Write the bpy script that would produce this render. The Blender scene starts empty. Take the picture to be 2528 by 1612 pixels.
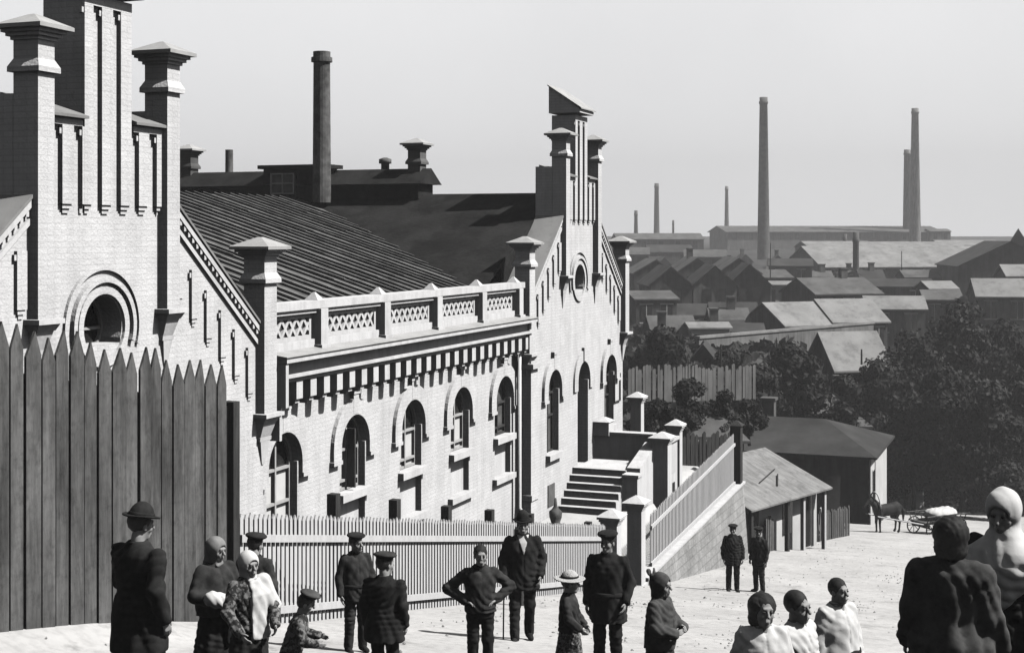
import bpy, math, random
import numpy as np
from mathutils import Vector, Matrix
random.seed(7); RNG = np.random.default_rng(11)
S = bpy.context.scene
COL = S.collection
R = math.radians
# ---------------------------------------------------------------- camera, sky, sun, exposure
# World axes: x runs down the street along the facades, y points from the street into the buildings, z up.
# The camera stands at the origin at eye height on the falling street.
ANG = R(21)
CA, SA = math.cos(ANG), math.sin(ANG)
cam_d = bpy.data.cameras.new('camera'); cam = bpy.data.objects.new('camera', cam_d); COL.objects.link(cam)
cam.location = (0, 0, 0); cam.rotation_euler = (R(90), 0, math.atan2(-CA, SA))
cam_d.sensor_width = 36; cam_d.lens = 36*3500/2528
cam_d.shift_y = -(806-580)/2528
cam_d.clip_start = .1; cam_d.clip_end = 20000
S.camera = cam
SUN_EL, SUN_AZ = R(50), R(10)      # azimuth measured from -y towards +x
SUN = Vector((math.sin(SUN_AZ)*math.cos(SUN_EL), -math.cos(SUN_AZ)*math.cos(SUN_EL), math.sin(SUN_EL)))
W = bpy.data.worlds.new('World'); S.world = W; W.use_nodes = True
nt = W.node_tree; bg = nt.nodes['Background']
sky = nt.nodes.new('ShaderNodeTexSky'); sky.sky_type = 'NISHITA'; sky.sun_disc = False
sky.sun_elevation = SUN_EL; sky.sun_rotation = math.atan2(SUN.x, SUN.y)
sky.air_density = 1.0; sky.dust_density = 3.0; sky.ozone_density = 1.0
hsv = nt.nodes.new('ShaderNodeHueSaturation'); hsv.inputs['Saturation'].default_value = .06; hsv.inputs['Value'].default_value = .45
nt.links.new(sky.outputs[0], hsv.inputs['Color'])
# added bright bank: sky whitened towards the view, dimmed elsewhere so shade stays dark
def wn(op, a, b=None, c=None):
    n = nt.nodes.new('ShaderNodeMath'); n.operation = op; n.use_clamp = False
    for i, v in enumerate((a, b, c)):
        if v is None: continue
        if isinstance(v, (int, float)): n.inputs[i].default_value = v
        else: nt.links.new(v, n.inputs[i])
    return n.outputs[0]
wtc = nt.nodes.new('ShaderNodeTexCoord'); wsp = nt.nodes.new('ShaderNodeSeparateXYZ'); nt.links.new(wtc.outputs['Generated'], wsp.inputs[0])
toward = wn('ADD', wn('MULTIPLY', wsp.outputs[0], CA), wn('MULTIPLY', wsp.outputs[1], SA))
def wsmooth(v, a, b):
    n = nt.nodes.new('ShaderNodeMapRange'); n.interpolation_type = 'SMOOTHSTEP'
    n.inputs['From Min'].default_value = a; n.inputs['From Max'].default_value = b
    nt.links.new(v, n.inputs['Value']); return n.outputs['Result']
fac = wn('MULTIPLY', wsmooth(toward, .35, .85), wsmooth(wsp.outputs[2], .55, .18))
wno = nt.nodes.new('ShaderNodeTexNoise'); wno.inputs['Scale'].default_value = 5; wno.inputs['Detail'].default_value = 5; nt.links.new(wtc.outputs['Generated'], wno.inputs['Vector'])
bank_col = nt.nodes.new('ShaderNodeMix'); bank_col.data_type = 'RGBA'
bank_col.inputs['A'].default_value = (12.6, 12.65, 12.85, 1); bank_col.inputs['B'].default_value = (15.2, 15.25, 15.4, 1); nt.links.new(wno.outputs[0], bank_col.inputs['Factor'])
wmx = nt.nodes.new('ShaderNodeMix'); wmx.data_type = 'RGBA'; nt.links.new(fac, wmx.inputs['Factor']); nt.links.new(hsv.outputs[0], wmx.inputs['A']); nt.links.new(bank_col.outputs['Result'], wmx.inputs['B'])
nt.links.new(wmx.outputs['Result'], bg.inputs['Color'])
bg.inputs['Strength'].default_value = .06
sl = bpy.data.lights.new('sun', 'SUN'); sl.energy = 5.0; sl.angle = R(.5); sl.color = (1, .985, .96)
so = bpy.data.objects.new('sun', sl); COL.objects.link(so); so.rotation_euler = (-SUN).to_track_quat('-Z', 'Y').to_euler()
so.location = (0, -20, 40)
S.view_settings.view_transform = 'Standard'; S.view_settings.look = 'None'
S.view_settings.exposure = .1; S.view_settings.gamma = 1
S.cycles.max_bounces = 5; S.cycles.diffuse_bounces = 0; S.cycles.transparent_max_bounces = 4

# ---------------------------------------------------------------- helpers
def c2w(X, Y):                      # metres right of / ahead of the camera -> world
    return (CA*Y+SA*X, SA*Y-CA*X)
def ray(k, Y): return c2w(k*Y, Y)   # k = tangent of the bearing
def sstep(a, b, t):
    t = np.clip((t-a)/(b-a), 0, 1); return t*t*(3-2*t)
def street_z(x): 
    x = np.asarray(x, float)
    return np.where(x < 36.7, -1.95-.2*x, np.where(x < 104, -9.29-.15*(x-36.7), -19.385-.3*(x-104)))
def gz(x, y):                       # street surface with the bank on the near right side
    z = street_z(x)
    return z+.38*(1-sstep(.3, 1.5, y))*(1-sstep(13, 24, x))+.25*sstep(9.2, 10.1, y)*(1-sstep(13, 18, x))
def hill_z(x, y):
    x = np.asarray(x, float); y = np.asarray(y, float)
    Yc = CA*x+SA*y
    hl = np.interp(Yc, [0, 150, 230, 420, 900, 8000], [-8.2, -9.0, -7.5, -4.2, -3.5, -9])
    low = np.maximum(street_z(x), -21)
    low = low+(hl-low)*sstep(112, 165, x)
    t = sstep(14, 20, y)
    return low+(hl-low)*t

def props(o, label=None, cat=None, group=None, kind=None):
    if label: o['label'] = label
    if cat: o['category'] = cat
    if group: o['group'] = group
    if kind: o['kind'] = kind
    return o
def thing(name, label, cat, loc=(0, 0, 0), rz=0, group=None):
    o = bpy.data.objects.new(name, None); COL.objects.link(o); o.location = loc; o.rotation_euler = (0, 0, rz)
    o.empty_display_size = .2
    return props(o, label, cat, group)
def link_mesh(name, V, F, mat, parent=None, smooth=False):
    me = bpy.data.meshes.new(name)
    me.from_pydata(V if isinstance(V, list) else V.tolist(), [], F if isinstance(F, list) else F.tolist())
    me.update()
    if smooth: me.polygons.foreach_set('use_smooth', [True]*len(me.polygons))
    o = bpy.data.objects.new(name, me); COL.objects.link(o)
    if mat: me.materials.append(mat)
    if parent: o.parent = parent
    return o
class MB:
    """collects convex pieces; build() links them as ONE mesh (coordinates minus org)."""
    def __init__(s, org=(0, 0, 0)): s.v = []; s.f = []; s.o = org
    def add(s, V, F):
        b = len(s.v); s.v += [tuple(p) for p in V]; s.f += [tuple(i+b for i in f) for f in F]
    def box(s, x0, x1, y0, y1, z0, z1):
        V = [(x0,y0,z0),(x1,y0,z0),(x1,y1,z0),(x0,y1,z0),(x0,y0,z1),(x1,y0,z1),(x1,y1,z1),(x0,y1,z1)]
        s.add(V, [(0,3,2,1),(4,5,6,7),(0,1,5,4),(1,2,6,5),(2,3,7,6),(3,0,4,7)])
    def hexa(s, lo, hi):            # two quads (each 4 points, counter-clockwise seen from above/outside)
        s.add(list(lo)+list(hi), [(3,2,1,0),(4,5,6,7),(0,1,5,4),(1,2,6,5),(2,3,7,6),(3,0,4,7)])
    def frus(s, cx, cy, z0, z1, a0, b0, a1, b1):
        q = lambda a, b, z: [(cx-a,cy-b,z),(cx+a,cy-b,z),(cx+a,cy+b,z),(cx-a,cy+b,z)]
        s.hexa(q(a0, b0, z0), q(a1, b1, z1))
    def prism(s, poly, y0, y1):     # polygon in (x,z), extruded along y
        n = len(poly)
        V = [(x, y0, z) for x, z in poly]+[(x, y1, z) for x, z in poly]
        s.add(V, [tuple(range(n)), tuple(range(2*n-1, n-1, -1))]+[((i+1) % n, i, n+i, n+(i+1) % n) for i in range(n)])
    def prismx(s, poly, x0, x1):    # polygon in (y,z), extruded along x
        n = len(poly)
        V = [(x0, y, z) for y, z in poly]+[(x1, y, z) for y, z in poly]
        s.add(V, [tuple(range(n)), tuple(range(2*n-1, n-1, -1))]+[((i+1) % n, i, n+i, n+(i+1) % n) for i in range(n)])
    def tube(s, pts, r, n=8, r1=None):
        pts = [Vector(p) for p in pts]; b = len(s.v); m = len(pts)
        for i, p in enumerate(pts):
            d = (pts[min(i+1, m-1)]-pts[max(i-1, 0)]).normalized()
            u = d.orthogonal().normalized(); w = d.cross(u)
            rr = r if r1 is None else r+(r1-r)*i/(m-1)
            for k in range(n):
                a = 2*math.pi*k/n; s.v.append(tuple(p+rr*(math.cos(a)*u+math.sin(a)*w)))
        # keep rings aligned
        for i in range(m-1):
            off = 0
            A = [Vector(s.v[b+i*n+k]) for k in range(n)]; B = [Vector(s.v[b+(i+1)*n+k]) for k in range(n)]
            dl = pts[i+1]-pts[i]
            off = min(range(n), key=lambda q: (B[q]-A[0]-dl).length)
            if off: s.v[b+(i+1)*n:b+(i+2)*n] = [tuple(B[(k+off) % n]) for k in range(n)]
            for k in range(n):
                s.f.append((b+i*n+k, b+i*n+(k+1) % n, b+(i+1)*n+(k+1) % n, b+(i+1)*n+k))
        s.f.append(tuple(b+k for k in range(n-1, -1, -1))); s.f.append(tuple(b+(m-1)*n+k for k in range(n)))
    def lathe(s, cx, cy, prof, n=16):
        b = len(s.v)
        for r, z in prof:
            for k in range(n):
                a = 2*math.pi*k/n; s.v.append((cx+r*math.cos(a), cy+r*math.sin(a), z))
        for i in range(len(prof)-1):
            for k in range(n):
                s.f.append((b+i*n+k, b+i*n+(k+1) % n, b+(i+1)*n+(k+1) % n, b+(i+1)*n+k))
        s.f.append(tuple(b+k for k in range(n-1, -1, -1))); s.f.append(tuple(b+(len(prof)-1)*n+k for k in range(n)))
    def build(s, name, mat, parent=None, smooth=False, bevel=0):
        ox, oy, oz = s.o
        o = link_mesh(name, [(x-ox, y-oy, z-oz) for x, y, z in s.v], s.f, mat, parent, smooth)
        if bevel:
            m = o.modifiers.new('bevel', 'BEVEL'); m.width = bevel; m.segments = 1; m.limit_method = 'ANGLE'
        return o

# ---------------------------------------------------------------- materials (black-and-white world)
def N(nt, t, **kw):
    n = nt.nodes.new(t)
    for k, v in kw.items(): setattr(n, k, v)
    return n
def mat(name, g, g2=None, streak=0, patch=None, bdist=.05, scale=4, detail=6, rough=.85, bump=0, bscale=30, tint=(1, 1, 1), spec=.25, kind=None, lo=.35, hi=.68, stretch=(1, 1, 1), speck=0):
    m = bpy.data.materials.new(name); m.use_nodes = True; nt = m.node_tree; p = nt.nodes['Principled BSDF']; L = nt.links.new
    p.inputs['Roughness'].default_value = rough; p.inputs['Specular IOR Level'].default_value = spec
    c1 = tuple(g*t for t in tint)+(1,); c2 = tuple((g if g2 is None else g2)*t for t in tint)+(1,)
    tc = N(nt, 'ShaderNodeTexCoord'); mp = N(nt, 'ShaderNodeMapping'); mp.inputs['Scale'].default_value = stretch
    L(tc.outputs['Object'], mp.inputs[0])
    no = N(nt, 'ShaderNodeTexNoise'); no.inputs['Scale'].default_value = scale; no.inputs['Detail'].default_value = detail; no.inputs['Roughness'].default_value = .65
    L(mp.outputs[0], no.inputs['Vector'])
    rp = N(nt, 'ShaderNodeValToRGB'); rp.color_ramp.elements[0].position = lo; rp.color_ramp.elements[1].position = hi
    rp.color_ramp.elements[0].color = c1; rp.color_ramp.elements[1].color = c2
    L(no.outputs[0], rp.inputs[0]); out = rp.outputs[0]; hgt = None
    if kind in ('brick', 'stone'):
        sp = N(nt, 'ShaderNodeSeparateXYZ'); L(tc.outputs['Object'], sp.inputs[0])
        ad = N(nt, 'ShaderNodeMath', operation='ADD'); L(sp.outputs[0], ad.inputs[0]); L(sp.outputs[1], ad.inputs[1])
        cb = N(nt, 'ShaderNodeCombineXYZ'); L(ad.outputs[0], cb.inputs[0]); L(sp.outputs[2], cb.inputs[1])
        br = N(nt, 'ShaderNodeTexBrick')
        L(cb.outputs[0], br.inputs['Vector'])
        if kind == 'brick':
            br.inputs['Scale'].default_value = 1; br.inputs['Brick Width'].default_value = .27; br.inputs['Row Height'].default_value = .085; br.inputs['Mortar Size'].default_value = .008
            br.inputs['Color1'].default_value = (1, 1, 1, 1); br.inputs['Color2'].default_value = (.93, .93, .93, 1); br.inputs['Mortar'].default_value = (.84, .84, .84, 1)
        else:
            br.inputs['Scale'].default_value = 1; br.inputs['Brick Width'].default_value = .55; br.inputs['Row Height'].default_value = .26; br.inputs['Mortar Size'].default_value = .02
            br.inputs['Color1'].default_value = (1, 1, 1, 1); br.inputs['Color2'].default_value = (.8, .8, .8, 1); br.inputs['Mortar'].default_value = (.68, .68, .68, 1)
        mx = N(nt, 'ShaderNodeMix', data_type='RGBA', blend_type='MULTIPLY'); mx.inputs['Factor'].default_value = 1
        L(out, mx.inputs['A']); L(br.outputs['Color'], mx.inputs['B']); out = mx.outputs['Result']; hgt = br.outputs['Color']
    if streak:
        ms = N(nt, 'ShaderNodeMapping'); ms.inputs['Scale'].default_value = (2.6, 2.6, .22); L(tc.outputs['Object'], ms.inputs[0])
        ns = N(nt, 'ShaderNodeTexNoise'); ns.inputs['Scale'].default_value = 1.4; ns.inputs['Detail'].default_value = 7; ns.inputs['Roughness'].default_value = .7; L(ms.outputs[0], ns.inputs['Vector'])
        rs = N(nt, 'ShaderNodeValToRGB'); rs.color_ramp.elements[0].position = .33; rs.color_ramp.elements[1].position = .56
        rs.color_ramp.elements[0].color = (1-streak,)*3+(1,); rs.color_ramp.elements[1].color = (1, 1, 1, 1); L(ns.outputs[0], rs.inputs[0])
        mx = N(nt, 'ShaderNodeMix', data_type='RGBA', blend_type='MULTIPLY'); mx.inputs['Factor'].default_value = 1
        L(out, mx.inputs['A']); L(rs.outputs[0], mx.inputs['B']); out = mx.outputs['Result']
    if patch:
        sc_, lo_, hi_, dk = patch
        n3 = N(nt, 'ShaderNodeTexNoise'); n3.inputs['Scale'].default_value = sc_; n3.inputs['Detail'].default_value = 9; n3.inputs['Roughness'].default_value = .75; L(tc.outputs['Object'], n3.inputs['Vector'])
        r3 = N(nt, 'ShaderNodeValToRGB'); r3.color_ramp.elements[0].position = lo_; r3.color_ramp.elements[1].position = hi_
        r3.color_ramp.elements[0].color = (1, 1, 1, 1); r3.color_ramp.elements[1].color = (dk, dk, dk, 1); L(n3.outputs[0], r3.inputs[0])
        mx = N(nt, 'ShaderNodeMix', data_type='RGBA', blend_type='MULTIPLY'); mx.inputs['Factor'].default_value = 1
        L(out, mx.inputs['A']); L(r3.outputs[0], mx.inputs['B']); out = mx.outputs['Result']
    if speck:
        n2 = N(nt, 'ShaderNodeTexNoise'); n2.inputs['Scale'].default_value = speck; n2.inputs['Detail'].default_value = 3
        L(tc.outputs['Object'], n2.inputs['Vector'])
        r2 = N(nt, 'ShaderNodeValToRGB'); r2.color_ramp.elements[0].position = .33; r2.color_ramp.elements[1].position = .55
        r2.color_ramp.elements[0].color = (.84, .84, .84, 1); r2.color_ramp.elements[1].color = (1, 1, 1, 1)
        L(n2.outputs[0], r2.inputs[0])
        mx = N(nt, 'ShaderNodeMix', data_type='RGBA', blend_type='MULTIPLY'); mx.inputs['Factor'].default_value = 1
        L(out, mx.inputs['A']); L(r2.outputs[0], mx.inputs['B']); out = mx.outputs['Result']
    L(out, p.inputs['Base Color'])
    if bump:
        nb = N(nt, 'ShaderNodeTexNoise'); nb.inputs['Scale'].default_value = bscale; nb.inputs['Detail'].default_value = 5
        L(mp.outputs[0], nb.inputs['Vector'])
        bp = N(nt, 'ShaderNodeBump'); bp.inputs['Strength'].default_value = bump; bp.inputs['Distance'].default_value = bdist
        L(nb.outputs[0], bp.inputs['Height']); L(bp.outputs[0], p.inputs['Normal'])
    return m
COOL = (.985, .985, 1.0)
M = dict(
    brick=mat('whitewashed_brick', .74, .88, scale=1.3, detail=8, rough=.9, bump=.25, bscale=25, tint=COOL, kind='brick', streak=.13, patch=(3.2, .60, .74, .80)),
    plaster=mat('white_plaster', .78, .86, streak=.2, patch=(2.5, .6, .75, .7), scale=2, detail=6, rough=.9, bump=.15, bscale=20, tint=COOL),
    trim=mat('white_stone_trim', .72, .84, streak=.18, scale=3, detail=5, rough=.85, bump=.1, bscale=20, tint=COOL),
    sheet=mat('grey_sheet_metal', .16, .26, scale=2, detail=5, rough=.6, bump=0, bscale=10),
    capsheet=mat('pale_sheet_metal', .42, .56, scale=3, detail=5, rough=.55, bump=0, bscale=10),
    seam=mat('seamed_roof', .085, .22, patch=(.9, .55, .68, .55), scale=1.5, detail=6, rough=.7, bump=.1, bscale=8),
    seamrib=mat('seam_ribs', .13, .30, scale=3, detail=4, rough=.6),
    black=mat('tarred_roof', .008, .032, patch=(.5, .5, .62, .45), scale=.9, detail=7, rough=.95, bump=.3, bscale=9),
    darkwood=mat('dark_timber', .03, .07, scale=3, detail=6, rough=.85, bump=.3, bscale=20, stretch=(6, 6, .6)),
    boards=mat('weathered_boards', .08, .23, streak=.5, patch=(5, .5, .7, .55), scale=1.6, detail=9, rough=.9, bump=.45, bscale=12, stretch=(2.2, 2.2, .35), speck=9),
    picket=mat('pale_pickets', .64, .76, scale=3, detail=5, rough=.85, bump=.2, bscale=20, tint=COOL, stretch=(3, 3, .5)),
    frame=mat('window_frames', .45, .6, scale=5, detail=4, rough=.7),
    darkframe=mat('dark_window_frames', .05, .08, scale=5, detail=4, rough=.6),
    glass=mat('dark_panes', .015, .04, scale=2, detail=3, rough=.15, spec=.5),
    greyglass=mat('dusty_panes', .10, .2, scale=3, detail=5, rough=.5, spec=.4),
    blind=mat('white_blinds', .7, .8, scale=3, detail=3, rough=.9),
    door=mat('painted_door', .6, .72, scale=3, detail=4, rough=.7),
    sand=mat('sandy_street', .53, .68, patch=(1.3, .54, .68, .58), scale=.4, detail=10, rough=.95, bump=.35, bscale=6, tint=(1, .99, .985), speck=7),
    yard=mat('pale_yard', .55, .68, scale=.8, detail=8, rough=.95, bump=.3, bscale=4),
    hill=mat('scrub_ground', .025, .075, scale=.12, detail=9, rough=1, bump=.5, bscale=.6),
    stone=mat('stone_wall', .36, .56, scale=1.1, detail=8, rough=.95, bump=.5, bscale=9, kind='stone', streak=.2),
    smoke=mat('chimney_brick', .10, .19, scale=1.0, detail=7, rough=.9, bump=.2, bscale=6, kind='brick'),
    smoke_hazed=mat('hazed_chimney_brick', .26, .42, 1.0, detail=7, rough=.9, kind='brick'),  # distance haze lightened into the brick colour of the far chimneys
    iron=mat('iron_stack', .06, .22, scale=2.5, detail=7, rough=.7, bump=.2, bscale=8),
    townroof=mat('town_roof_pale', .24, .38, patch=(.9, .5, .66, .62), scale=.35, detail=7, rough=.8, bump=.1, bscale=4),
    townroof2=mat('town_roof_grey', .09, .19, patch=(.9, .5, .66, .6), scale=.35, detail=7, rough=.85, bump=.1, bscale=4),
    townroof3=mat('town_roof_dark', .035, .08, scale=.4, detail=7, rough=.9, bump=.1, bscale=4),
    townwall=mat('town_wall_dark', .05, .13, streak=.4, scale=.5, detail=7, rough=.95, bump=.1, bscale=3),
    townwall2=mat('town_wall_grey', .15, .27, streak=.4, scale=.4, detail=7, rough=.95, bump=.1, bscale=3),
    townwhite=mat('town_wall_white', .6, .75, scale=.6, detail=6, rough=.9),
    shedroof=mat('shed_tin_roof', .2, .36, patch=(2.2, .5, .66, .6), scale=1.5, detail=7, rough=.7, bump=.2, bscale=6, stretch=(3, .6, 1)),
    bark=mat('bark', .05, .1, scale=3, detail=6, rough=.95, bump=.4, bscale=12),
    leaf=mat('foliage', .006, .075, scale=.7, detail=4, rough=.8, lo=.4, hi=.7),  # sunlit and dark clumps put into the leaf tone by noise
    leaf_lit=mat('foliage_lit', .012, .10, scale=.6, detail=4, rough=.8, lo=.4, hi=.7),  # brighter leaf copy standing in for sunlit clumps on some trees
    skin=mat('skin', .30, .42, scale=8, detail=4, rough=.6),
    hair=mat('hair', .016, .035, scale=20, detail=4, rough=.7),
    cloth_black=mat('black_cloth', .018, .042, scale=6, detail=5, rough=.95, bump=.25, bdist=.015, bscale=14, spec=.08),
    cloth_dark=mat('dark_cloth', .028, .075, scale=6, detail=5, rough=.95, bump=.25, bdist=.015, bscale=14, spec=.08),
    cloth_grey=mat('grey_cloth', .05, .13, scale=5, detail=6, rough=.95, bump=.25, bdist=.015, bscale=14, spec=.1),
    cloth_print=mat('printed_cloth', .03, .22, scale=26, detail=3, rough=.95, bump=.25, bdist=.015, bscale=14, lo=.47, hi=.56),
    cloth_mid=mat('faded_cloth', .20, .33, scale=5, detail=6, rough=.95, bump=.25, bdist=.015, bscale=14),
    cloth_white=mat('white_cloth', .62, .76, scale=5, detail=5, rough=.95, bump=.25, bdist=.015, bscale=14),
    straw=mat('straw', .45, .6, scale=20, detail=4, rough=.9, bump=.4, bscale=60),
    hide=mat('horse_hide', .012, .03, scale=4, detail=5, rough=.7),
)

# ---------------------------------------------------------------- the setting: street, yard, hillside
def sheet(name, xs, ys, fz, m, kind='structure'):
    xs = np.asarray(xs, float); ys = np.asarray(ys, float)
    X, Y = np.meshgrid(xs, ys, indexing='ij'); Z = fz(X, Y)
    V = np.stack([X, Y, Z], -1).reshape(-1, 3); n = len(ys)
    i, j = np.meshgrid(np.arange(len(xs)-1), np.arange(n-1), indexing='ij'); a = (i*n+j).ravel()
    F = np.stack([a, a+n, a+n+1, a+1], 1)
    o = link_mesh(name, V, F, m, None, True); props(o, kind=kind); return o
def rough(x, y, a): 
    return a*(np.sin(x*1.7+y*.9)*np.sin(y*2.3-x*.4)+.6*np.sin(x*4.1+1.3*np.sin(y*3.2))*np.sin(y*5.3+x)+.4*np.sin(x*9.7+y*3)*np.sin(y*8.1-x*2))
sheet('street', np.concatenate([np.arange(-12, 45, .25), np.arange(45, 128, .8)]), np.concatenate([np.arange(-24, -3, 1.5), np.arange(-3, 10.1, .22), [10.12], np.arange(10.6, 12.6, .5)]),
      lambda x, y: np.where((y > 10.13) & (x < 47.5), gz(x, y)-.6, gz(x, y)+rough(x, y, .006)+np.where(x>50,-.25*sstep(10.5,12.5,y),0)), M['sand'])
def yard_z(x, y):
    t = street_z(x)+1.0
    z = np.where(x < 33.6, t, -7.85)
    edge = np.where(x < 33.6, street_z(x)+.02, -8.75)
    return edge+(z-edge)*sstep(10.5, 11.3, y)+rough(x, y, .01)
sheet('yard', np.arange(8, 47.6, .4), np.arange(10.13, 14.2, .25), yard_z, M['yard'])
def hz(x, y):
    z = hill_z(x, y)+rough(x*.11, y*.11, .5)*sstep(18, 40, y)
    return np.where((y < 13.5) & (x < 127), np.minimum(z, street_z(x))-.7, z)
sheet('hillside', np.concatenate([np.arange(-40, 46, 4), [46, 47, 48], np.arange(50, 140, 3), np.arange(140, 300, 8), np.arange(300, 900, 50), np.arange(900, 9000, 900)]),
      np.concatenate([np.arange(-2500, -60, 300), np.arange(-60, 9, 4), np.arange(9, 44, 1), np.arange(44, 140, 6), np.arange(140, 400, 20), np.arange(400, 4000, 300)]), hz, M['hill'])

def pebbles():
    rg = np.random.default_rng(3); n = 1500; x = rg.uniform(9, 60, n); y = rg.uniform(0, 9.9, n); cl = rg.uniform(0, 1, n) < .6
    cxs = rg.uniform(12, 50, 40); cys = rg.uniform(.5, 9.7, 40); q = rg.integers(0, 40, n)
    x = np.where(cl, cxs[q]+rg.normal(0, .8, n), x); y = np.clip(np.where(cl, cys[q]+rg.normal(0, .3, n), y), -1, 9.9)
    s = rg.uniform(.008, .026, n)*np.where(rg.uniform(0, 1, n) < .05, 1.8, 1); z = gz(x, y)
    o8 = np.array([(1, 0, 0), (0, 1, 0), (-1, 0, 0), (0, -1, 0), (0, 0, .8), (0, 0, -.5)]); V = (np.stack([x, y, z+.01], -1)[:, None]+o8[None]*s[:, None, None]*rg.uniform(.6, 1.4, (n, 6, 1))).reshape(-1, 3)
    F = np.array([(0, 1, 4), (1, 2, 4), (2, 3, 4), (3, 0, 4), (1, 0, 5), (2, 1, 5), (3, 2, 5), (0, 3, 5)]); F = (np.arange(n)[:, None, None]*6+F[None]).reshape(-1, 3)
    props(link_mesh('pebbles', V, F, M['stone']), kind='stuff')
pebbles()

# ---------------------------------------------------------------- the hall: two gabled pavilions and the range between them
ORG = (29, 13.2, -8)
hall = thing('brick_hall', 'long whitewashed brick hall with two stepped gables, lattice parapet and dark roofs behind the fence', 'building', ORG)
def B(): return MB(ORG)
YW = 13.17                                   # gable wall plane
def arch_pts(cx, r, zs, n=14, a0=180, a1=0):
    return [(cx+r*math.cos(R(a0+(a1-a0)*i/n)), zs+r*math.sin(R(a0+(a1-a0)*i/n))) for i in range(n+1)]
def wall_open(b, x0, x1, z0, z1, y0, y1, ops):
    """solid wall pierced by arched openings (cx, half width, arch radius, sill z, springing z)"""
    x = x0
    for cx, hw, r, zb, zs in sorted(ops):
        b.box(x, cx-r, y0, y1, z0, z1)
        b.box(cx-r, cx+r, y0, y1, z0, zb)
        if r > hw+.005:
            b.box(cx-r, cx-hw, y0, y1, zb, zs); b.box(cx+hw, cx+r, y0, y1, zb, zs)
        P = arch_pts(cx, r, zs)
        for (xa, za), (xb, zb2) in zip(P[:-1], P[1:]):
            b.prism([(xa, za), (xb, zb2), (xb, z1), (xa, z1)], y0, y1)
        x = cx+r
    b.box(x, x1, y0, y1, z0, z1)
def ring(b, cx, zs, r0, r1, y0, y1, a0=180, a1=0, n=18):
    P = arch_pts(cx, r0, zs, n, a0, a1); Q = arch_pts(cx, r1, zs, n, a0, a1)
    for i in range(n):
        b.prism([P[i], P[i+1], Q[i+1], Q[i]], y0, y1)
def window(cx, zb, zs, hw, r, yf, depth=.21, style='blind', apron=None, ledge=None):
    """frame with bars, panes, blind, sill, hood mould: all parts of the hall"""
    yg = yf+depth
    f = B()
    ring(f, cx, zs, r-.06, r+.0, yg-.06, yg)
    t = .05
    f.box(cx-hw, cx-hw+t, yg-.06, yg, zb, zs); f.box(cx+hw-t, cx+hw, yg-.06, yg, zb, zs)
    f.box(cx-t/2, cx+t/2, yg-.07, yg, zb, zs+r-.07)
    for zz in (zs-.12, zs-.75): 
        if zz > zb+.1: f.box(cx-hw+t, cx+hw-t, yg-.065, yg, zz, zz+t)
    f.box(cx-hw+t, cx+hw-t, yg-.062, yg, zb, zb+t)
    wn = f.build('window', M['frame'] if style != 'grey' else M['darkframe'], hall)
    g = B(); P = arch_pts(cx, r, zs)
    g.prism([(cx-r, zs-.001)]+P[1:-1]+[(cx+r, zs-.001)], yg+.01, yg+.03); 
    zmid = zs-.14
    if style == 'grey': g.box(cx-hw, cx+hw, yg+.01, yg+.03, zb, zs-.002)
    else: g.box(cx-hw, cx+hw, yg+.01, yg+.03, zmid, zs-.002)
    g.build('pane', M['greyglass'] if style == 'grey' else M['glass'], wn).location = (0, 0, 0)
    if style != 'grey':
        w = B(); w.box(cx-hw, cx+hw, yg+.01, yg+.03, zb, zmid-.002); w.build('blind', M['blind'], wn)
    s = B(); s.box(cx-hw-.1, cx+hw+.1, yf-.14, yg-.07, zb-.16, zb-.005); 
    s.build('sill', M['trim'], wn)
    # hood mould with vertical ends and a keystone
    h = B()
    ring(h, cx, zs, r, r+.33, yf-.085, yf-.002)
    for sg in (-1, 1):
        xa, xb = sorted((cx+sg*r, cx+sg*(r+.33)))
        h.box(xa, xb, yf-.085, yf-.002, zs-.22, zs-.003)
        h.box(min(xa, xb)-(.04 if sg < 0 else 0), max(xa, xb)+(.04 if sg > 0 else 0), yf-.11, yf-.002, zs-.30, zs-.222)
    h.box(cx-.11, cx+.11, yf-.09, yf-.002, zs+r+.02, zs+r+.42); h.box(cx-.16, cx+.16, yf-.11, yf-.002, zs+r+.422, zs+r+.5)
    h.build('hood_mould', M['brick'], wn)
    return wn
def cap_pillar(cx, yf, dep, w, z0, ztop, parent, band=True, name='pillar', m='brick'):
    """square pillar with a flared cap, front face at yf"""
    cy = yf+dep/2; b = B(); hw, hd = w/2, dep/2
    b.box(cx-hw, cx+hw, yf, yf+dep, z0, ztop-.24)
    if band:
        b.frus(cx, cy, ztop-.68, ztop-.61, hw+.06, hd+.06, hw+.06, hd+.06); b.frus(cx, cy, ztop-.609, ztop-.50, hw+.06, hd+.06, hw+.004, hd+.004)
    for i, e in enumerate((.03, .075, .12)):
        b.box(cx-hw-e, cx+hw+e, yf-e, yf+dep+e, ztop-.239+i*.05, ztop-.191+i*.05)
    p = b.build(name, M[m], parent)
    c = B(); e = .19
    c.box(cx-hw-e, cx+hw+e, yf-e, yf+dep+e, ztop-.088, ztop-.035); c.frus(cx, cy, ztop-.034, ztop+.13, hw+e, hd+e, .04, .04)
    if p.parent is hall: c.build('pillar_cap', M['capsheet'], p)
    else:
        c.build('pillar_cap', M['capsheet'], parent)
    return p
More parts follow.
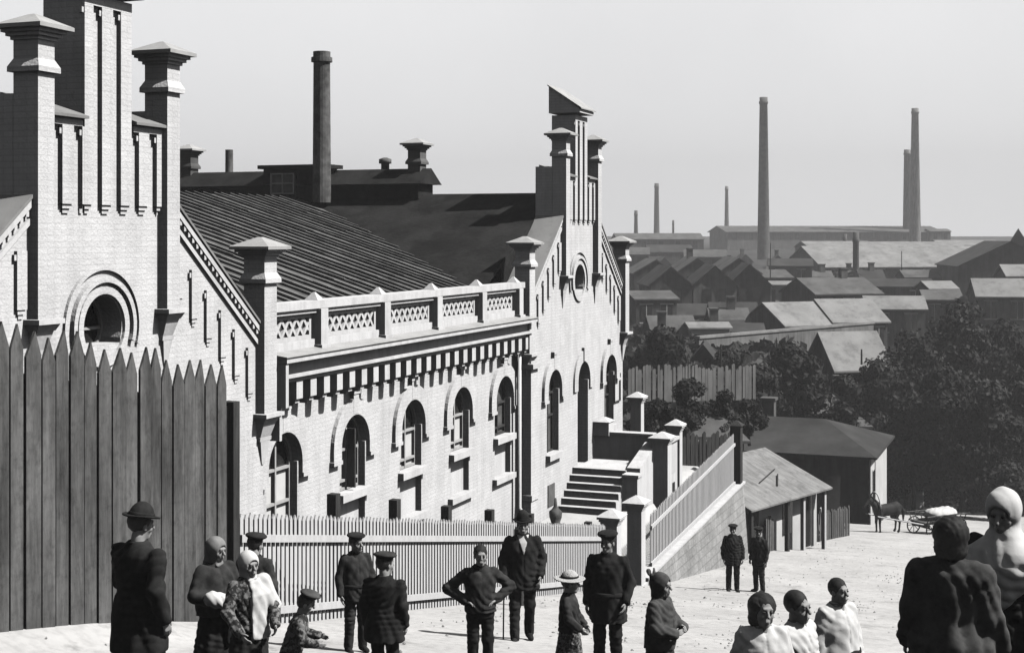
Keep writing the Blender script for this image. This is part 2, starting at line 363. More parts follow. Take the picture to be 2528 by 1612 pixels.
def corbel(b, cx, w, yf, yw, z):
    """slab and stepped console under a pilaster; top of slab at z"""
    b.box(cx-w/2-.1, cx+w/2+.1, yf-.1, yw-.002, z-.07, z)
    def st(z1, z0, e1, p1, e0, p0):
        q = lambda e, p, zz: [(cx-w/2-e, yf-p, zz), (cx+w/2+e, yf-p, zz), (cx+w/2+e, yw-.002, zz), (cx-w/2-e, yw-.002, zz)]
        b.hexa(q(e0, p0, z0), q(e1, p1, z1))
    dd = yw-yf; zz = z-.071
    st(zz, zz-.10, .06, .06, .02, 0); st(zz-.101, zz-.36, .0, -.01, -.04, -dd*.62); st(zz-.361, zz-.43, -.02, -dd*.55, -.02, -dd*.6); st(zz-.431, zz-.85, -.05, -dd*.62, -w*.4, -dd*.9)
def lesene(b, x, w, zb, zt, yf, d=.06):
    b.box(x, x+w, yf-d, yf-.001, zb, zt)
    b.box(x+.03, x+w-.02, yf-d*.66, yf-.001, zb-.065, zb-.001); b.box(x+.06, x+w-.05, yf-d*.33, yf-.001, zb-.13, zb-.066)
    b.box(x-.045, x-.001, yf-d*.8, yf-.001, zt-.13, zt-.05)
RK, RZ, RX = .81, .5, 1.69                      # rake slope, z at the pillar, offset of the pillar
def rake(dx): return RZ-RK*(abs(dx)-RX)
def gable(c, low_left, low_right, openings=()):
    g = B(); HW = 4.32
    # lower wall with openings, flanks, centre bay, tower
    wall_open(g, c-4.55 if low_left else c-4.5, c+4.5, -9, -3.2, YW, YW+.7, openings)
    g.box(c-HW, c+HW, YW, YW+.7, -3.2, -1.62)
    for s in (-1, 1):
        P = [(c+s*1.35, -1.62), (c+s*HW, -1.62), (c+s*HW, rake(HW)), (c+s*1.35, rake(1.35))]
        g.prism(P if s > 0 else P[::-1], YW, YW+.7)
    # centre bay, around the round window
    oc, orad = (c-.06, -1.36), .47
    g.box(c-1.35, oc[0]-orad, YW, YW+.7, -1.62, .35); g.box(oc[0]+orad, c+1.35, YW, YW+.7, -1.62, .35)
    P = arch_pts(oc[0], orad, oc[1], 16)
    for (xa, za), (xb, zb) in zip(P[:-1], P[1:]): g.prism([(xa, za), (xb, zb), (xb, .35), (xa, .35)], YW, YW+.7)
    P = arch_pts(oc[0], orad, oc[1], 16, 180, 360)
    for (xa, za), (xb, zb) in zip(P[:-1], P[1:]):
        if min(za, zb) > -1.62: g.prism([(xa, -1.62), (xb, -1.62), (xb, zb), (xa, za)], YW, YW+.7)
    g.box(c-1.35, c+1.35, YW, YW+.76, .35, 1.66)
    g.box(c-.56, c+.56, YW, YW+.66, 1.66, 3.5)
    for s in (-1, 1):
        xa, xb = sorted((c+s*1.351, c+s*1.68)); g.box(xa, xb, 13.43, YW+.76, -1.0, 1.95)
    gw = g.build('gable_wall', M['brick'], hall)
    # relief: lesenes of the centre bay, flank lesenes, ring mouldings
    r = B()
    for o_, w_, top in ((-1.05, .25, 1.56), (-.61, .048, 1.56), (-.56, .2, 3.34), (-.16, .26, 3.34), (.29, .26, 3.34), (.74, .26, 1.56), (1.20, .14, 1.56)):
        lesene(r, c+o_, w_, .44, top, YW, .075)
    r.box(c-.56, c+.56, YW-.075, YW-.001, 3.342, 3.498)
    for s in (-1, 1):
        xa, xb = sorted((c+s*.6, c+s*1.34)); r.box(xa, xb, YW-.075, YW-.001, 1.562, 1.655)
        for i in range(6):
            x = c+s*(1.86+i*.43)
            zt = rake(1.86+i*.43+.2)-.42; lesene(r, x-.1, .2, zt-.80, zt, YW, .055)
    for r0, r1, d in ((.49, .60, .05), (.66, .74, .08), (.84, .90, .05)):
        ring(r, oc[0], oc[1], r0, r1, YW-d, YW-.001, 200 if r0 > .6 else 360, -20 if r0 > .6 else 0, 30)
    r.build('relief', M['brick'], gw)
    # corbels
    for s in (-1, 1):
        for q in ((c+s*1.51, .34, -1.16), (c+s*4.47, .42, -3.15)):
            k = B(); corbel(k, q[0], q[1], 13.0, YW, q[2]); k.build('corbel', M['trim'], gw)
    # round window
    o = B(); P = arch_pts(oc[0], orad, oc[1], 24, 0, 345); o.prism(P[::-1], YW+.4, YW+.43); ow = o.build('round_window', M['glass'], hall)
    o = B(); ring(o, oc[0], oc[1], orad-.05, orad, YW+.34, YW+.395, 360, 0, 24); o.box(oc[0]-.02, oc[0]+.02, YW+.35, YW+.395, oc[1]-orad+.05, oc[1]+orad-.05); o.box(oc[0]-orad+.05, oc[0]-.021, YW+.35, YW+.395, oc[1]-.06, oc[1]-.02); o.box(oc[0]+.021, oc[0]+orad-.05, YW+.35, YW+.395, oc[1]-.06, oc[1]-.02)
    o.build('frame', M['frame'], ow)
    # pillars
    for s in (-1, 1):
        cap_pillar(c+s*1.51, 13.0, .42, .34, -1.16, 2.92, hall)
        cap_pillar(c+s*4.47, 13.0, .42, .42, -3.15, -.17, hall)
    # sheet covering on the flanks and shoulders, coping and dentils under it
    for s in (-1, 1):
        t = B(); d = B(); cp = B(); xa, xb = c+s*(RX+.01), c+s*4.26
        za, zb = rake(RX+.01), rake(4.26)
        lo = [(xa, YW-.10, za+.01), (xb, YW-.10, zb+.01), (xb, YW+.74, zb+.01), (xa, YW+.74, za+.01)]
        hi = [(x, y, z+.05) for x, y, z in lo]
        if s < 0: lo = [lo[1], lo[0], lo[3], lo[2]]; hi = [hi[1], hi[0], hi[3], hi[2]]
        t.hexa(lo, hi)
        # white raking band, toothed line, lower band
        for dz, th, pj in ((-.12, .10, .075), (-.36, .09, .05)):
            P = [(xa, za+dz), (xb, zb+dz), (xb, zb+dz+th), (xa, za+dz+th)]
            cp.prism(P if s > 0 else P[::-1], YW-pj, YW-.001)
        n = 22
        for i in range(n):
            x = xa+(xb-xa)*(i+.5)/n; z = rake(x-c)-.2; d.box(x-.028, x+.028, YW-.06, YW-.001, z, z+.075)
        # shoulders
        x0, x1 = sorted((c+s*.565, c+s*1.335))
        t.hexa([(x0, YW-.16, 1.67), (x1, YW-.16, 1.67), (x1, YW+.78, 1.70), (x0, YW+.78, 1.70)], [(x0, YW-.16, 1.71), (x1, YW-.16, 1.71), (x1, YW+.78, 2.02), (x0, YW+.78, 2.02)])
        t.build('gable_roofing', M['townroof'], gw); cp.build('raking_cornice', M['trim'], gw); d.build('toothed_course', M['trim'], gw)
    # tower cap: mono-pitch roof falling to the street
    k = B()
    x0, x1, y0, y1 = c-.66, c+.66, YW-.24, YW+.72
    k.hexa([(x0, y0, 3.56), (x1, y0, 3.56), (x1, y1, 3.56), (x0, y1, 3.56)], [(x0, y0, 3.66), (x1, y0, 3.66), (x1, y1, 4.36), (x0, y1, 4.36)])
    tc = k.build('tower_cap', M['brick'], gw)
    k = B(); k.hexa([(x0-.05, y0-.06, 3.663), (x1+.05, y0-.06, 3.663), (x1+.05, y1+.03, 4.363), (x0-.05, y1+.03, 4.363)], [(x0-.05, y0-.06, 3.70), (x1+.05, y0-.06, 3.70), (x1+.05, y1+.03, 4.40), (x0-.05, y1+.03, 4.40)])
    k.build('tower_roofing', M['capsheet'], gw)
    return gw
G1, G2 = 17.46, 39.85
gable(G1, True, True, [])
GW = [(37.5, .5, .58, -6.1, -4.35), (40.2, .5, .58, -6.85, -4.35), (42.85, .5, .58, -6.0, -4.35)]
gable(G2, True, True, GW)
window(37.5, -6.1, -4.35, .5, .58, YW, .22, 'grey'); window(42.85, -6.0, -4.35, .5, .58, YW, .22, 'grey')
# door with fanlight
d = B(); d.box(39.7, 40.7, YW+.34, YW+.42, -6.8, -4.4); dr = d.build('door', M['door'], hall)
d = B(); P = arch_pts(40.2, .58, -4.36); d.prism(P, YW+.36, YW+.4); d.build('fanlight', M['glass'], dr)
d = B()
for z0, z1 in ((-6.6, -5.9), (-5.75, -4.6)):
    for xa, xb in ((39.78, 40.15), (40.25, 40.62)): d.box(xa, xb, YW+.325, YW+.338, z0, z1)
d.box(40.19, 40.21, YW+.32, YW+.338, -6.8, -4.4)
d.build('door_panel', M['door'], dr)
d = B(); h = B(); ring(h, 40.2, -4.35, .58, .91, YW-.055, YW-.002)
for sg in (-1, 1):
    xa, xb = sorted((40.2+sg*.58, 40.2+sg*.91)); h.box(xa, xb, YW-.055, YW-.002, -4.6, -4.352)
h.box(40.09, 40.31, YW-.09, YW-.002, -3.75, -3.35); h.build('hood_mould', M['brick'], dr)
# open casement of the right gable window
d = B()
for a in (0, .62): d.box(43.33+a, 43.37+a, YW-.05, YW-.01, -5.35, -4.45)
d.box(43.371, 43.949, YW-.05, YW-.01, -5.35, -5.31); d.box(43.371, 43.949, YW-.05, YW-.01, -4.49, -4.45)
d.build('casement', M['darkframe'], hall)
# basement hatch right of the stair foot
d = B(); d.box(37.05, 37.6, YW-.03, YW-.002, -7.55, -6.95); d.build('basement_window', M['greyglass'], hall)

# ---- range between the gables
YS = 13.42; SX0, SX1 = G1+4.5, G2-4.5
WC = [23.05, 25.87, 28.67, 31.45, 34.28]
b = B()
ops = [(cx, .56, .62, -6.25, -4.28) for cx in WC[1:4]]+[(WC[0], .56, .62, -6.6, -4.28), (WC[4], .56, .62, -6.25, -4.28)]
wall_open(b, SX0, SX1, -9.6, -2.4, YS, YS+.7, ops)
b.build('front_wall', M['brick'], hall)
for i, cx in enumerate(WC):
    zb = -5.2 if i else -6.6
    wn = window(cx, zb, -4.28, .56, .62, YS, .21, 'blind' if i != 4 else 'grey')
    if i:
        a = B(); a.box(cx-.56, cx+.56, YS+.14, YS+.42, -6.25, zb-.17); a.build('apron_panel', M['plaster'], wn)
        a = B(); a.box(cx-.72, cx+.72, YS-.13, YS+.135, -6.38, -6.24); a.build('lower_sill', M['trim'], wn)
    if i == 1:
        a = B(); a.box(cx-.02, cx+.03, YS-.06, YS+.12, -5.15, -3.95); a.build('casement', M['darkframe'], wn)
# cornice
b = B()
b.box(SX0+.25, SX1-.02, 12.83, YS+.3, -2.30, -2.20)
b.box(SX0+.25, SX1-.02, 13.06, YS-.002, -2.54, -2.302)
b.box(SX0+.25, SX1-.02, 12.95, YS-.003, -2.60, -2.542)
b.box(SX0+.25, SX1-.02, 13.10, YS-.004, -2.70, -2.602)
b.box(SX0+.26, SX0+.36, 12.86, YS-.006, -3.1, -2.31); b.box(SX0+.28, SX0+.36, 13.0, YS-.007, -3.7, -3.101)
cn = b.build('cornice', M['trim'], hall)
b = B(); b.hexa([(SX0+.2, 12.80, -2.198), (SX1-.02, 12.80, -2.198), (SX1-.02, 13.195, -2.198), (SX0+.2, 13.195, -2.198)], [(SX0+.2, 12.80, -2.185), (SX1-.02, 12.80, -2.185), (SX1-.02, 13.195, -2.13), (SX0+.2, 13.195, -2.13)]); b.build('cornice_roofing', M['capsheet'], cn)
b = B(); b.box(SX1-.1, SX1+.42, 12.99, YS-.005, -9.4, -3.35); b.box(SX1-.2, SX1+.52, 12.89, YS-.006, -3.55, -3.42); b.box(SX1-.14, SX1+.46, 12.95, YS-.007, -7.05, -6.9); b.build('corner_pilaster', M['brick'], hall)
n = 25
for i in range(n):
    b = B(); x = SX0+.55+(SX1-SX0-.80)*i/(n-1)
    b.box(x-.115, x+.115, 13.04, YS-.005, -3.02, -2.702); b.box(x-.08, x+.08, 13.09, YS-.0055, -3.10, -3.022); b.box(x-.05, x+.05, 13.16, YS-.006, -3.16, -3.102)
    b.build('dentil', M['trim'], cn)
# balustrade
b = B(); b.box(SX0+.25, SX1-.02, 13.2, 13.46, -2.198, -1.98); bal = b.build('balustrade', M['plaster'], hall)
px = [24.05, 26.8, 29.5, 32.2, 34.75]
b = B(); b.box(SX0+.2, SX1-.02, 13.12, 13.5, -1.40, -1.25); b.box(SX0+.22, SX1-.021, 13.17, 13.47, -1.48, -1.402); b.build('top_rail', M['trim'], bal)
edges = [SX0+.25]+px+[SX1]
for x0, x1 in zip(edges[:-1], edges[1:]):
    x0 += .15; x1 -= .15
    if x1-x0 < .3: continue
    b = B(); z0, z1 = -1.978, -1.482
    b.box(x0, x0+.16, 13.27, 13.34, z0, z1); b.box(x1-.10, x1, 13.27, 13.34, z0, z1); b.box(x0+.161, x1-.101, 13.27, 13.34, z0, z0+.08); b.box(x0+.161, x1-.101, 13.27, 13.34, z1-.09, z1)
    zb, zt = z0+.081, z1-.091; hgt = zt-zb; xa, xb = x0+.161, x1-.101; st = .27; w = .04
    k = int((xb-xa)/st)+2
    for sg, yy, th in ((1, 13.275, .06), (-1, 13.278, .054)):
        for i in range(-2, k+1):
            xs = xa+i*st; run = hgt*.82
            pa, pb = (xs, zb), (xs+run, zt)
            if sg < 0: pa, pb = (xs+run, zb), (xs, zt)
            lo, hi = min(pa[0], pb[0]), max(pa[0], pb[0])
            ta = 0; tb = 1
            dx = pb[0]-pa[0]
            t1, t2 = sorted(((xa-pa[0])/dx, (xb-pa[0])/dx)); ta, tb = max(0, t1), min(1, t2)
            if tb-ta < .05: continue
            q0 = (pa[0]+dx*ta, zb+hgt*ta); q1 = (pa[0]+dx*tb, zb+hgt*tb)
            P = [(q0[0]-w, q0[1]), (q0[0]+w, q0[1]), (q1[0]+w, q1[1]), (q1[0]-w, q1[1])]
            b.prism(P, yy, yy+th)
    b.build('lattice_panel', M['trim'], bal)
for x in px:
    b = B(); b.box(x-.14, x+.14, 13.07, 13.47, -2.196, -1.405); b.box(x-.18, x+.18, 13.03, 13.5, -2.197, -2.09); b.frus(x, 13.30, -1.248, -1.10, .13, .15, .02, .02)
    b.build('post', M['trim'], bal)
# roofs
b = B()
def slab(b, P, t=.1): b.hexa([(x, y, z-t) for x, y, z in P], P)
slab(b, [(20, 13.52, -1.62), (40, 13.52, -1.62), (40, 22.3, 1.15), (20, 22.3, 1.15)])
rf = b.build('roof', M['seam'], hall)
b = B()
for i in range(40):
    x = 20.2+i*.46; tz = .3155
    x += random.uniform(-.05, .05); y0 = 13.5; x0 = x
    for q in range(5):
        y1 = 13.5+8.8*(q+1)/5; x1 = x+random.uniform(-.035, .035); za, zb = -1.625+tz*(y0-13.5), -1.625+tz*(y1-13.5); ha, hb = random.uniform(.05, .075), .06
        b.hexa([(x0, y0, za), (x0+.05, y0, za), (x1+.05, y1, zb), (x1, y1, zb)], [(x0, y0, za+ha), (x0+.05, y0, za+ha), (x1+.05, y1, zb+hb), (x1, y1, zb+hb)]); x0, y0 = x1, y1
b.build('roof_seam', M['seamrib'], rf)
for c in (G1, G2):
    b = B()
    for s in (-1, 1):
        xe = c+s*6.3; ze = 1.25-.45*6.3
        P = [(c, 13.9, 1.25), (xe, 13.9, ze), (xe, 30, ze), (c, 30, 1.25)]
        slab(b, P if s < 0 else [P[1], P[0], P[3], P[2]], .12)
    b.prism([(c-4.4, -1.9), (c+4.4, -1.9), (c+4.4, -.75), (c, 1.12), (c-4.4, -.75)], 13.92, 14.0)
    b.build('roof', M['black'], hall)
b = B(); slab(b, [(20, 22.31, 1.15), (40, 22.31, 1.15), (40, 31, -1.6), (20, 31, -1.6)]); b.build('roof', M['black'], hall)
# lantern along the far ridge with dormer, rear pillars, pipes and the stack
b = B(); cx = 39.95
b.box(cx-.55, cx+.55, 18.2, 29, 1.1, 1.55); b.prism([(cx-.8, 1.56), (cx+.8, 1.56), (cx, 2.05)], 18.0, 29)
ln = b.build('roof_lantern', M['black'], hall)
b = B(); b.box(39.2, 40.0, 21.3, 23.5, .9, 2.08); b.box(39.08, 40.12, 21.15, 23.65, 2.082, 2.2); dm = b.build('dormer', M['black'], ln)
b = B(); b.box(39.15, 39.198, 22.35, 23.2, 1.3, 1.92); b.build('window', M['greyglass'], ln)
b = B()
for yy in (22.35, 22.75, 23.16): b.box(39.11, 39.148, yy, yy+.04, 1.28, 1.94)
for zz in (1.28, 1.6, 1.9): b.box(39.111, 39.147, 22.391, 23.16, zz, zz+.04)
b.build('window_frame', M['frame'], ln)
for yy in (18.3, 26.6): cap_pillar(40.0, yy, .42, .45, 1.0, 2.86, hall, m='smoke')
b = B(); b.lathe(40.6, 19.9, [(.13, 1), (.13, 2.25), (.2, 2.26), (.2, 2.4), (.05, 2.45)]); b.build('vent_pipe', M['iron'], hall, True)
b = B(); b.lathe(41.0, 25.9, [(.14, 1), (.13, 2.85)]); b.build('vent_pipe', M['iron'], hall)
b = B(); b.lathe(39.0, 21.3, [(.29, 1), (.26, 5.35), (.33, 5.36), (.33, 5.5), (.27, 5.51), (.27, 5.68), (.19, 5.68), (.19, 5.4)], 20); b.build('smoke_stack', M['iron'], hall)
b = B(); b.tube([(35.02, 13.24, -2.7), (35.02, 13.24, -7.2), (35.1, 13.0, -7.6)], .06, 10); b.build('downpipe', M['plaster'], hall, True)
# stair, landing, parapets
b = B()
n = 6; zt, zb = -6.8, -7.88
for i in range(n):
    x0 = 38.0+i*.25
    b.box(x0, 39.4 if i < n-1 else 41.3, 11.55, YW-.002, zb-.3 if i == 0 else zb+(zt-zb)*i/n+.001, zb+(zt-zb)*(i+1)/n)
st = b.build('staircase', M['plaster'], hall)
b = B()
for i in range(n):
    x0 = 38.0+i*.25; z = zb+(zt-zb)*(i+1)/n; b.box(x0-.04, x0+.21, 11.552, YW-.004, z+.001, z+.03)
b.build('tread', M['trim'], st)
b = B()
b.box(41.3, 41.6, 11.35, YW-.002, -8.2, -6.05); b.box(41.25, 41.65, 11.3, YW-.003, -6.048, -5.98)
b.build('end_parapet', M['plaster'], st)
b = B(); b.box(41.2, 41.7, YW-.5, YW-.001, -6.1, -5.68); b.frus(41.45, YW-.27, -5.68, -5.56, .3, .265, .05, .05); b.build('parapet_pier', M['plaster'], st)
b = B(); b.hexa([(39.3, 11.15, -8.4), (41.3, 11.15, -8.4), (41.3, 11.54, -8.4), (39.3, 11.54, -8.4)], [(39.3, 11.15, -6.70), (41.3, 11.15, -6.2), (41.3, 11.54, -6.2), (39.3, 11.54, -6.70)]); b.build('side_parapet', M['plaster'], st)
b = B(); b.box(38.85, 39.295, 11.1, 11.548, -8.4, -6.9); b.box(38.81, 39.297, 11.06, 11.549, -6.898, -6.82); b.box(38.82, 39.296, 11.07, 11.5485, -7.75, -7.68); b.build('newel_pier', M['plaster'], st)

# ---------------------------------------------------------------- fences and gate pillars
def board_fence():
    x0, x1, y = 8.6, 15.85, 10.0
    t = thing('board_fence', 'tall dark fence of pointed weathered boards at the left edge of the photo', 'fence', (x0, y, float(gz(x0, y))))
    o = (x0, y, float(gz(x0, y))); b = MB(o); x = x0; i = 0
    while x < x1-.1:
        w = .215+.055*random.random(); zg = float(gz(x, y))-.15; top = -1.95-.2*x+3.30+random.uniform(-.11, .11)
        yy = y+random.uniform(-.012, .012); g = random.choice((.012, .018, .026, .04))
        P = [(x, zg), (x+w-g, zg), (x+w-g, top-.22), (x+w/2+random.uniform(-.02, .02), top+.04), (x, top-.22)]
        b.prism(P, yy, yy+.03); x += w; i += 1
    b.build('board_panel', M['boards'], t)
    b = MB(o); za, zb = -1.95-.2*x0, -1.95-.2*x1; b.hexa([(x0, y+.042, za), (x1, y+.042, zb-.3), (x1, y+.049, zb-.3), (x0, y+.049, za)], [(x0, y+.042, za+2.9), (x1, y+.042, zb+2.9), (x1, y+.049, zb+2.9), (x0, y+.049, za+2.9)]); b.build('gap_darkener', M['cloth_black'], t)  # black sheet added behind the boards so gaps show as dark, shaded lines
    b = MB(o)
    for dz in (.6, 2.4): 
        za, zb = -1.95-.2*x0+dz, -1.95-.2*x1+dz
        b.hexa([(x0, y+.055, za), (x1, y+.055, zb), (x1, y+.13, zb), (x0, y+.13, za)], [(x0, y+.055, za+.14), (x1, y+.055, zb+.14), (x1, y+.13, zb+.14), (x0, y+.13, za+.14)])
    b.build('rail', M['darkwood'], t)
    b = MB(o); b.box(x1+.02, x1+.17, y-.04, y+.14, -5.5, -1.95-.2*x1+2.95); b.build('post', M['darkwood'], t)
board_fence()
def picket_fence(name, label, p0, p1, zb, zt, rails, pitch, w, m, posts=(), rail_h=.1, mrail=None, point=True):
    (xa, ya), (xb, yb) = p0, p1; L = math.hypot(xb-xa, yb-ya); rz = math.atan2(yb-ya, xb-xa); z0 = zb(0)
    t = thing(name, label, 'fence', (xa, ya, z0), rz)
    b = MB(); n = int(L/pitch)
    for i in range(n):
        u = (i+.5)*pitch; f = u/L; a, c = zb(f)-z0, zt(f)-z0+random.uniform(-.015, .015); h = .06 if point else 0
        P = [(u-w/2, a), (u+w/2, a), (u+w/2, c-h), (u, c), (u-w/2, c-h)] if point else [(u-w/2, a), (u+w/2, a), (u+w/2, c), (u-w/2, c)]
        b.prism(P, -.012, .012)
    b.build('pickets', m, t)
    for fr in rails:
        b = MB(); a, c = fr(0)-z0, fr(1)-z0
        b.hexa([(0, -.06, a), (L, -.06, c), (L, -.0125, c), (0, -.0125, a)], [(0, -.06, a+rail_h), (L, -.06, c+rail_h), (L, -.0125, c+rail_h), (0, -.0125, a+rail_h)])
        b.build('rail', mrail or m, t)
    for u, top, dy in posts:
        b = MB(); b.box(u-.075, u+.075, .02+dy, .17+dy, zb(u/L)-z0-.3, top-z0); b.build('post', M['darkwood'], t)
    return t
sz = lambda x: float(street_z(x))
fx0, fx1 = 16.05, 32.25
lin = lambda x0, x1, off: (lambda f: sz(x0+(x1-x0)*f)+off)
picket_fence('picket_fence', 'long pale picket fence running down the street in front of the brick hall', (fx0, 10.0), (fx1, 10.0), lin(fx0, fx1, -.08), lin(fx0, fx1, 1.52),
             [lin(fx0, fx1, 1.14), lin(fx0, fx1, .16)], .118, .066, M['picket'],
             [(x-fx0, z, .0) for x, z in ((18.85, -3.87), (20.95, -4.32), (23.05, -4.8), (25.1, -5.24), (27.3, -5.72), (31.2, -6.62))], .1)
f2 = (36.2, 10.0); f2b = (46.6, 10.0)
picket_fence('picket_fence', 'pale picket fence on top of the stone retaining wall beside the gate', f2, f2b, lambda f: -8.78+.45*f, lambda f: -7.36+.78*f,
             [lambda f: -7.75+.75*f, lambda f: -8.72+.45*f], .155, .075, M['picket'], [], .09)
def stone_pillar(x, y, z0, z1, w, label, group=None, m=None):
    t = thing('gate_pillar', label, 'pillar', (x, y, z0), 0, group); b = MB((x, y, z0)); h = w/2
    b.box(x-h, x+h, y-h, y+h, z0, z1-.34); b.box(x-h-.05, x+h+.05, y-h-.05, y+h+.05, z0+.001, z0+.25)
    b.build('shaft', m or M['plaster'], t)
    b = MB((x, y, z0))
    for i, e in enumerate((.03, .06, .10)): b.box(x-h-e, x+h+e, y-h-e, y+h+e, z1-.339+i*.06, z1-.281+i*.06)
    b.frus(x, y, z1-.158, z1, h+.12, h+.12, .03, .03); b.build('capstone', M['plaster'], t)
gp = 'white pillars of the stair gate'
stone_pillar(32.75, 10.0, sz(32.75)-.2, -6.6, .38, 'near white gate pillar with a pyramid cap at the end of the long picket fence', gp)
stone_pillar(34.9, 10.0, sz(34.9)-.2, -6.64, .38, 'second white gate pillar with a pyramid cap beside the retaining wall fence', gp)
stone_pillar(41.0, 10.95, -8.6, -5.85, .46, 'white pillar with wide cap beside the stair landing', gp)
stone_pillar(42.6, 10.95, -8.6, -5.68, .34, 'white capped pillar at the far end of the low terrace wall', gp)
stone_pillar(44.95, 12.85, -8.2, -5.15, .36, 'white capped pillar against the right corner of the far gable', gp)
t = thing('terrace_wall', 'low white wall with a grey panel between the landing pillars', 'wall', (40.4, 10.95, -8.6))
b = MB((40.4, 10.95, -8.6)); b.box(41.24, 42.42, 10.85, 11.05, -8.6, -6.25); b.box(41.24, 42.42, 10.78, 11.12, -6.248, -6.15); b.build('wall', M['plaster'], t)
b = MB((40.4, 10.95, -8.6)); b.box(41.5, 42.2, 10.835, 10.848, -7.2, -6.4); b.build('panel', M['picket'], t)
b = MB((40.4, 10.95, -8.6)); b.box(41.8, 42.05, 10.83, 10.848, -8.0, -7.5); b.build('vent', M['glass'], t)
# retaining wall under the second fence
b = MB((35.2, 10, -9.5)); xs = np.linspace(35.2, 47.2, 13)
for xa, xb in zip(xs[:-1], xs[1:]):
    f = (xa-36.2)/10.4; fb = (xb-36.2)/10.4
    za, zb = -8.80+.45*f, -8.80+.45*fb; ga, gb = sz(xa)-.3, sz(xb)-.3
    b.hexa([(xa, 9.78-.12*(za-ga)/2, ga), (xb, 9.78-.12*(zb-gb)/2, gb), (xb, 10.3, gb), (xa, 10.3, ga)], [(xa, 9.8, za), (xb, 9.8, zb), (xb, 10.3, zb), (xa, 10.3, za)])
rw = b.build('retaining_wall', M['stone'], None); rw.location = (35.2, 10, -9.5)
props(rw, 'rough pale stone retaining wall growing taller down the street under the fence', 'wall')
b = MB((35.2, 10, -9.5)); b.hexa([(35.15, 9.74, -8.84), (47.25, 9.74, -8.32), (47.25, 10.32, -8.32), (35.15, 10.32, -8.84)], [(35.15, 9.74, -8.78), (47.25, 9.74, -8.26), (47.25, 10.32, -8.26), (35.15, 10.32, -8.78)]); b.build('coping', M['trim'], rw)
b = MB((46.9, 9.95, -8.4)); b.box(46.72, 47.08, 9.8, 10.15, -8.3, -6.35); b.frus(46.9, 9.97, -6.35, -6.2, .24, .24, .05, .05)
o = b.build('timber_post', M['darkwood']); o.location = (46.9, 9.95, -8.4); props(o, 'thick dark timber post ending the fence on the retaining wall', 'post')
# bollard in front of the fence and the iron urn by the stair
x, y = 24.6, 9.3; b = MB((x, y, sz(x))); b.box(x-.075, x+.075, y-.075, y+.075, sz(x)-.1, -5.45); b.frus(x, y, -5.45, -5.38, .075, .075, .03, .03)
o = b.build('street_post', M['darkwood']); o.location = (x, y, sz(x)); props(o, 'slim dark timber post standing on the street before the long picket fence', 'post')
x, y = 36.1, 12.6; b = MB((x, y, -7.85)); b.lathe(x, y, [(.16, -7.86), (.18, -7.8), (.12, -7.75), (.17, -7.6), (.18, -7.45), (.1, -7.38), (.05, -7.3), (.03, -7.1), (.01, -7.08)], 14)
o = b.build('hydrant', M['iron'], None, True); o.location = (x, y, -7.85); props(o, 'small dark iron hydrant on the yard by the far gable corner', 'hydrant')
# ---------------------------------------------------------------- smooth bodies: implicit shapes turned into meshes
def P3(*a): return np.array(a, dtype=np.float32)
def rc(P, a, b, ra, rb):
    a = P3(*a); b = P3(*b); ab = b-a; h = np.clip(((P-a)@ab)/max(float(ab@ab), 1e-9), 0, 1)
    return np.linalg.norm(P-a-h[..., None]*ab, axis=-1)-(ra+(rb-ra)*h)
def ell(P, c, r):
    r = P3(*r); q = (P-P3(*c))/r; k = np.linalg.norm(q, axis=-1); g = np.linalg.norm(q/r, axis=-1)
    return k*(k-1)/np.maximum(g, 1e-6)
def smin(a, b, k):
    h = np.clip(.5+.5*(b-a)/k, 0, 1); return b+(a-b)*h-k*h*(1-h)
def smax(a, b, k): return -smin(-a, -b, k)
def column(P, prof, zlo, zhi, fold=0, nf=9, ph=0):
    z = P[..., 2]; pr = np.array(prof, float)
    a = np.interp(z, pr[:, 0], pr[:, 1]); b = np.interp(z, pr[:, 0], pr[:, 2]); yo = np.interp(z, pr[:, 0], pr[:, 3]) if pr.shape[1] > 3 else 0
    xo = np.interp(z, pr[:, 0], pr[:, 4]) if pr.shape[1] > 4 else 0
    x = P[..., 0]-xo; y = P[..., 1]-yo
    if fold:
        th = np.arctan2(y, x); g = 1+fold*np.sin(nf*th+ph+2*np.sin(z*7))*np.clip((pr[-1, 0]-z)/(pr[-1, 0]-pr[0, 0]), 0, 1); a = a*g; b = b*g
    d = (np.sqrt((x/a)**2+(y/b)**2)-1)*np.minimum(a, b)
    return np.maximum(np.maximum(d, zlo-z), z-zhi)
def folds(P, a, s=0):
    x, y, z = P[..., 0], P[..., 1], P[..., 2]
    w1 = np.sin(24*x+19*y+13*z+s+2.5*np.sin(6*z+5*x+s)+1.3*np.sin(11*y-4*z))
    w2 = np.sin(34*z-21*x+12*y+2*s+2.0*np.sin(9*x+7*z+s))
    w3 = np.sin(47*x-29*z+31*y+s)
    m = .5+.5*np.sin(4.3*z+3.1*x+s)
    return a*((1-np.abs(w1))*2.0*m+(1-np.abs(w2))*1.8*(1-m)+.35*w3-.9)
